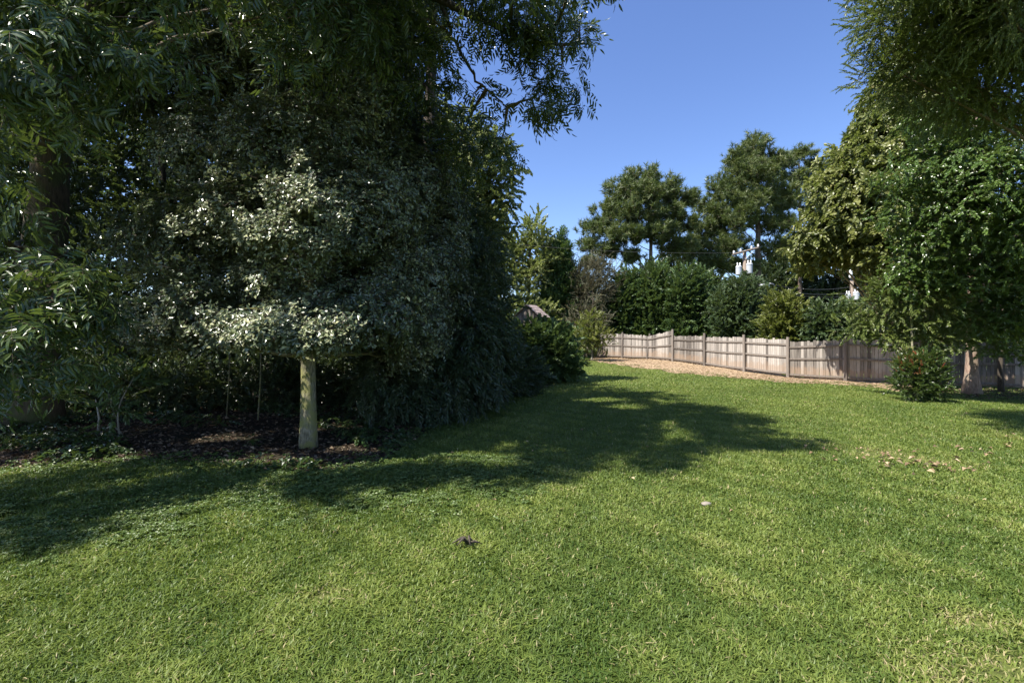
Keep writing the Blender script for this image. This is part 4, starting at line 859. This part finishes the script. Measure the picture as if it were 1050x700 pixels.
wire(P(763.5, 284, 35), P(873.5, 294, 38), .5, .022, 'upper thick cable strung between the two utility poles')
wire(P(763.5, 289, 35), P(873.5, 300, 38), .45, .026, 'middle thick cable strung between the two utility poles')
wire(P(763.5, 294, 35), P(873.5, 304, 38), .3, .018, 'lowest cable strung between the two utility poles')
wire(P(873.5, 294, 38), P(1120, 262, 36), .7, .020, 'upper cable running from the right pole to the right edge')
wire(P(873.5, 301, 38), P(1120, 278, 36), .7, .026, 'lower cable running from the right pole to the right edge')
wire(P(763.5, 259, 35), P(420, 236, 40), .6, .012, 'thin line crossing the sky left of the domed pine')
# cobra-head street light on its own arm from the left pole
b = GX(797, 36); root = empty('street_light', b, 'white cobra head street light just right of the left pole', 'street light')
mb = MB(); t = P(797, 300, 36); mb.tube([b - [0, 0, .2], (b + t) / 2, t], [.10, .09, .08], 10); mb.build('pole', M['pole'], root, smooth=True)
mb = MB(); mb.tube([t, P(793, 291, 36), P(789, 290.5, 36)], .03, 6); mb.build('arm', M['steel'], root, smooth=True)
mb = MB(); c = P(783.5, 292.5, 36); n = 12; a = np.linspace(0, 2 * math.pi, n, endpoint=False)
for j, (sx, zz) in enumerate([(0, .10), (.6, .09), (.95, .04), (1.0, -.02), (.8, -.09), (0, -.12)]): pass
V = []; 
for sx, zz in [(.01, .12), (.6, .11), (.95, .05), (1.0, -.02), (.8, -.10), (.01, -.13)]: V.append(np.stack([np.cos(a) * .42 * sx, np.sin(a) * .17 * sx, np.full(n, zz)], -1))
V = np.vstack(V) + c; i = np.arange(5)[:, None] * n; j = np.arange(n)[None]; mb.add(V, q=np.stack([i + j, i + n + j, i + n + (j + 1) % n, i + (j + 1) % n], -1).reshape(-1, 4)); mb.build('lamp_head', M['grey_paint'], root, smooth=True)

# ------------------------------------------------------------------ right trees
RSHADE = [(893, 415), (935, 424), (975, 431), (1010, 437), (1050, 449), (1120, 466), (1500, 520), (3000, 520), (3000, 352), (838, 352), (838, 391), (860, 396), (880, 400), (880, 406)]
def rsun(p):
    g = p[:, :2] - SD[None, :2] / SD[2] * p[:, 2:3]; y = g[:, 1]; px = CX + FPX * g[:, 0] / np.maximum(y, .3); py = CY + FPX * (EYE - gh(g[:, 0], y)) / np.maximum(y, .3)
    return in_poly(px, py, RSHADE) | (y < .5) | (y > 24) | (px > 1056)
_sun_left = sun_ok
def build_right(*a, **k):
    global sun_ok
    sun_ok = rsun
    try: return build_tree(*a, **k)
    finally: sun_ok = _sun_left
b = GX(905, 22.6); K = 1.30
BL = [(862, 243, 15.5, 1.1, 1.0, .75, 1.3), (845, 238, 15.5, .8, .9, .75, 1.2), (885, 225, 14.8, 1.3, 1.1, 1.0, 1.2), (862, 200, 15.3, 1.1, 1., 1.0, 1.2), (900, 188, 14.5, 1.3, 1.2, 1.1, 1.2), (895, 165, 14.8, 1.0, 1.1, .9, 1.1), (908, 125, 14.8, .95, 1., .9, 1.1), (935, 95, 14.6, 1.2, 1.1, 1., 1), (925, 145, 14.4, 1.2, 1.2, 1.1, 1.1),
      (935, 230, 14, 1.4, 1.2, 1.2, 1.2), (950, 180, 14, 1.4, 1.3, 1.3, 1), (917, 262, 14.5, 1.1, 1.1, .8, 1.1), (838, 262, 16, .6, .8, .5, 1), (955, 120, 14.5, 1.5, 1.3, 1.2, 1), (826, 248, 16, .5, .6, .45, 1), (880, 185, 16, 1.4, 1.3, 1.3, 1), (960, 290, 14.5, 1.4, 1.1, .8, 1)]
build_right('broadleaf_tree', 'olive broad leaved tree leaning over the shaded half of the fence', 'tree', b, P(915, 160, 19.5), .18, .07, [(P(a, c, d * K), (x * K, y * K, z * K), w) for a, c, d, x, y, z, w in BL],
    'bigleaf', M['olive'], M['bark_pale'], dens=32, shell=.6, gapwl=1.1, gap=-.6, seed=130, face=.8, droop=.3, upw=.1, subs=5, limbr=.5, scale=1.08)
b = GX(938, 14.0)
build_right('thin_stemmed_tree', 'thin pale stemmed tree with sparse small leaves behind the bronze tipped shrub', 'tree', b, P(930, 262, 14.4), .032, .018, [
    (P(905, 310, 15), (1.0, .8, .8)), (P(930, 305, 14.6), (.9, .8, .9)), (P(955, 320, 14.4), (.9, .8, .8)), (P(885, 335, 15.4), (.8, .6, .5)), (P(925, 345, 14.8), (.9, .6, .4)), (P(965, 350, 14.5), (.8, .6, .45))],
    'shrub', M['fine'], M['bark_holly'], dens=36, shell=.95, gapwl=.6, gap=-.35, seed=131, subs=7, limbr=.6, droop=.4, scale=1.3)
b = G(996, 404)
build_right('shade_tree', 'dark glossy leaved tree with pinkish flared trunk before the fence', 'tree', b, P(1000, 120, b[1]), .17, .09, [
    (P(1000, 330, 15), (1.6, 1.3, .7), 1.1), (P(1050, 320, 14), (1.5, 1.3, .9), 1.1), (P(980, 290, 14.5), (1.4, 1.2, 1.), 1.1), (P(1030, 260, 13.5), (1.6, 1.4, 1.2), 1.2), (P(990, 220, 13.3), (1.3, 1.2, 1.1), 1.2), (P(1020, 190, 12.6), (1.5, 1.3, 1.2), 1.2),
    (P(1070, 220, 12.5), (1.6, 1.4, 1.4)), (P(1000, 160, 12.8), (1.2, 1.1, .9)), (P(1050, 140, 12.5), (1.5, 1.3, 1.1)), (P(1100, 300, 13), (1.8, 1.5, 1.4)), (P(1150, 200, 13), (2., 1.6, 1.8)), (P(960, 255, 14), (1., 1., .9)), (P(950, 175, 13.6), (1.2, 1.1, 1.0), 1.1), (P(965, 125, 13.2), (1.1, 1., .8), 1.1), (P(930, 215, 14.2), (.9, .9, .8), 1.), (P(935, 285, 14.4), (.9, .8, .8), 1.), (P(1045, 355, 15.5), (1.5, 1.1, .35), .8)],
    'glossy', M['glossy'], M['bark_pink'], dens=27, shell=.6, gapwl=1.0, gap=-.75, seed=132, face=.7, flare=1.9, subs=4, limbr=.5, droop=.3)
b = GX(1210, 8.0); FL = [(962, 28, 8.2, .95, .9, .7, 1.1), (924, 14, 8.1, .6, .6, .5, 1), (942, 68, 8.2, .75, .65, .5, 1), (915, 76, 8.2, .45, .5, .33, .9), (990, 85, 8.4, 1., .9, .65, 1.1), (1030, 30, 8.2, 1.1, 1., .8, 1.1), (1045, 95, 8.4, .9, .9, .55, 1),
      (970, -30, 8., 1., 1., .6, 1), (1060, -60, 7.8, 1.4, 1.3, 1., 1), (1130, 30, 8, 1.3, 1.2, 1.1, 1), (1180, 120, 9, 1.4, 1.2, 1.1, 1), (985, -70, 6.8, .9, .9, .6, 1)]
FL += [(CX + FPX * x / y, CY - FPX * (z - EYE) / y, y, rx, ry, rz, 1.1) for x, y, z, rx, ry, rz in [(5.8, 6.5, 7.2, 1.3, 1., .6), (7.6, 7, 6.6, 1.4, 1.2, .7), (7.8, 8.4, 7.6, 1.5, 1.2, .7), (9.5, 8, 7.4, 1.6, 1.4, .8)]]  # lobes mostly out of view, added to cast shade on the right lawn
build_right('fine_leaved_tree', 'tall fine leaved tree spreading into the top right corner', 'tree', b, P(1150, -120, 8), .2, .09, [(P(a, c, d), (x, y, z), w) for a, c, d, x, y, z, w in FL],
    'fine', M['fine'], M['bark_brown'], dens=72, shell=.7, gapwl=.8, gap=-.6, seed=133, subs=6, limbr=.3, outw=1.0, upw=.15, scale=.85)
# nandina
b = G(943, 411)
build_right('nandina_shrub', 'round green shrub with bronze red tips standing in the grass', 'shrub', b, b + [0, 0, .9], .03, .015, [
    (b + [0, 0, .55], (.52, .5, .50), 1.5), (b + [.06, .1, .95], (.42, .42, .36), 1.3), (b + [-.25, 0, .9], (.34, .35, .33), 1.2), (b + [.28, -.1, .5], (.36, .38, .42), 1.2), (b + [-.32, -.1, .4], (.33, .33, .36), 1.1), (b + [.2, 0, 1.1], (.28, .3, .26), 1.)],
    'shrub', M['nandina'], M['bark_dark'], dens=80, shell=.6, gapwl=.35, gap=-.5, seed=134, clip=False, subs=5, upw=.5)
nan = [o for o in bpy.data.objects if o.name == 'nandina_shrub'][0]
gg = np.random.default_rng(3); u = nrm(gg.normal(size=(16, 3)) * [1, 1, .6] + [-.35, -.2, .7]); pp = b + [.0, .02, .78] + u * [.50, .45, .46]
place('new_leaves', 'shrub', pp, u + [0, 0, .6], u + [0, 0, .4], np.full(16, .7), [M['bronze'], M['twig']], nan, 4)
b = G(1027, 402); mb = MB(); mb.tube([b - [0, 0, .1], b + [-.05, 0, .8], b + [.05, 0, 2.], b + [.1, 0, 3.2]], [.10, .07, .06, .05], 10, .05); tag(mb.build('slender_trunk', M['bark_dark'], None, smooth=True, loc=b), 'slender dark trunk against the fence right of the pinkish trunk', 'tree trunk')

# ------------------------------------------------------------------ small things on the lawn
def lump(name, c, r, mat, lab, cat, seed):
    g = np.random.default_rng(seed); n, m = 12, 8; V = []
    for i in range(m + 1):
        t = math.pi * i / m
        for j in range(n):
            a = 2 * math.pi * j / n; q = np.array([math.sin(t) * math.cos(a), math.sin(t) * math.sin(a), math.cos(t)]); V.append(q * r * (1 + .12 * math.sin(3 * a + seed) * math.sin(t) + .07 * g.normal() * math.sin(t)))
    i = np.arange(m)[:, None] * n; j = np.arange(n)[None]; mb = MB(); mb.add(np.array(V) + c, q=np.stack([i + j, i + n + j, i + n + (j + 1) % n, i + (j + 1) % n], -1).reshape(-1, 4))
    return tag(mb.build(name, mat, None, smooth=True, loc=np.array(c)), lab, cat)
c = G(724, 520); lump('stone', c + [0, 0, .035], np.array([.050, .03, .022]), M['stone'], 'pale flat stone lying alone in the sunny grass', 'stone', 2)
c = G(480, 563); mb = MB()
for k in range(6):
    a = .4 + k * .9; mb.tube([c + [.0, 0, .045], c + [.05 * math.cos(a), .03 * math.sin(a), .06 + .01 * k], c + [.12 * math.cos(a), .07 * math.sin(a), .03 + .006 * k]], [.009, .012, .004], 6, .1, seed=k)
tag(mb.build('twig', M['bark_dark'], None, smooth=True, loc=c), 'small dark forked twig lying on the near lawn', 'twig')
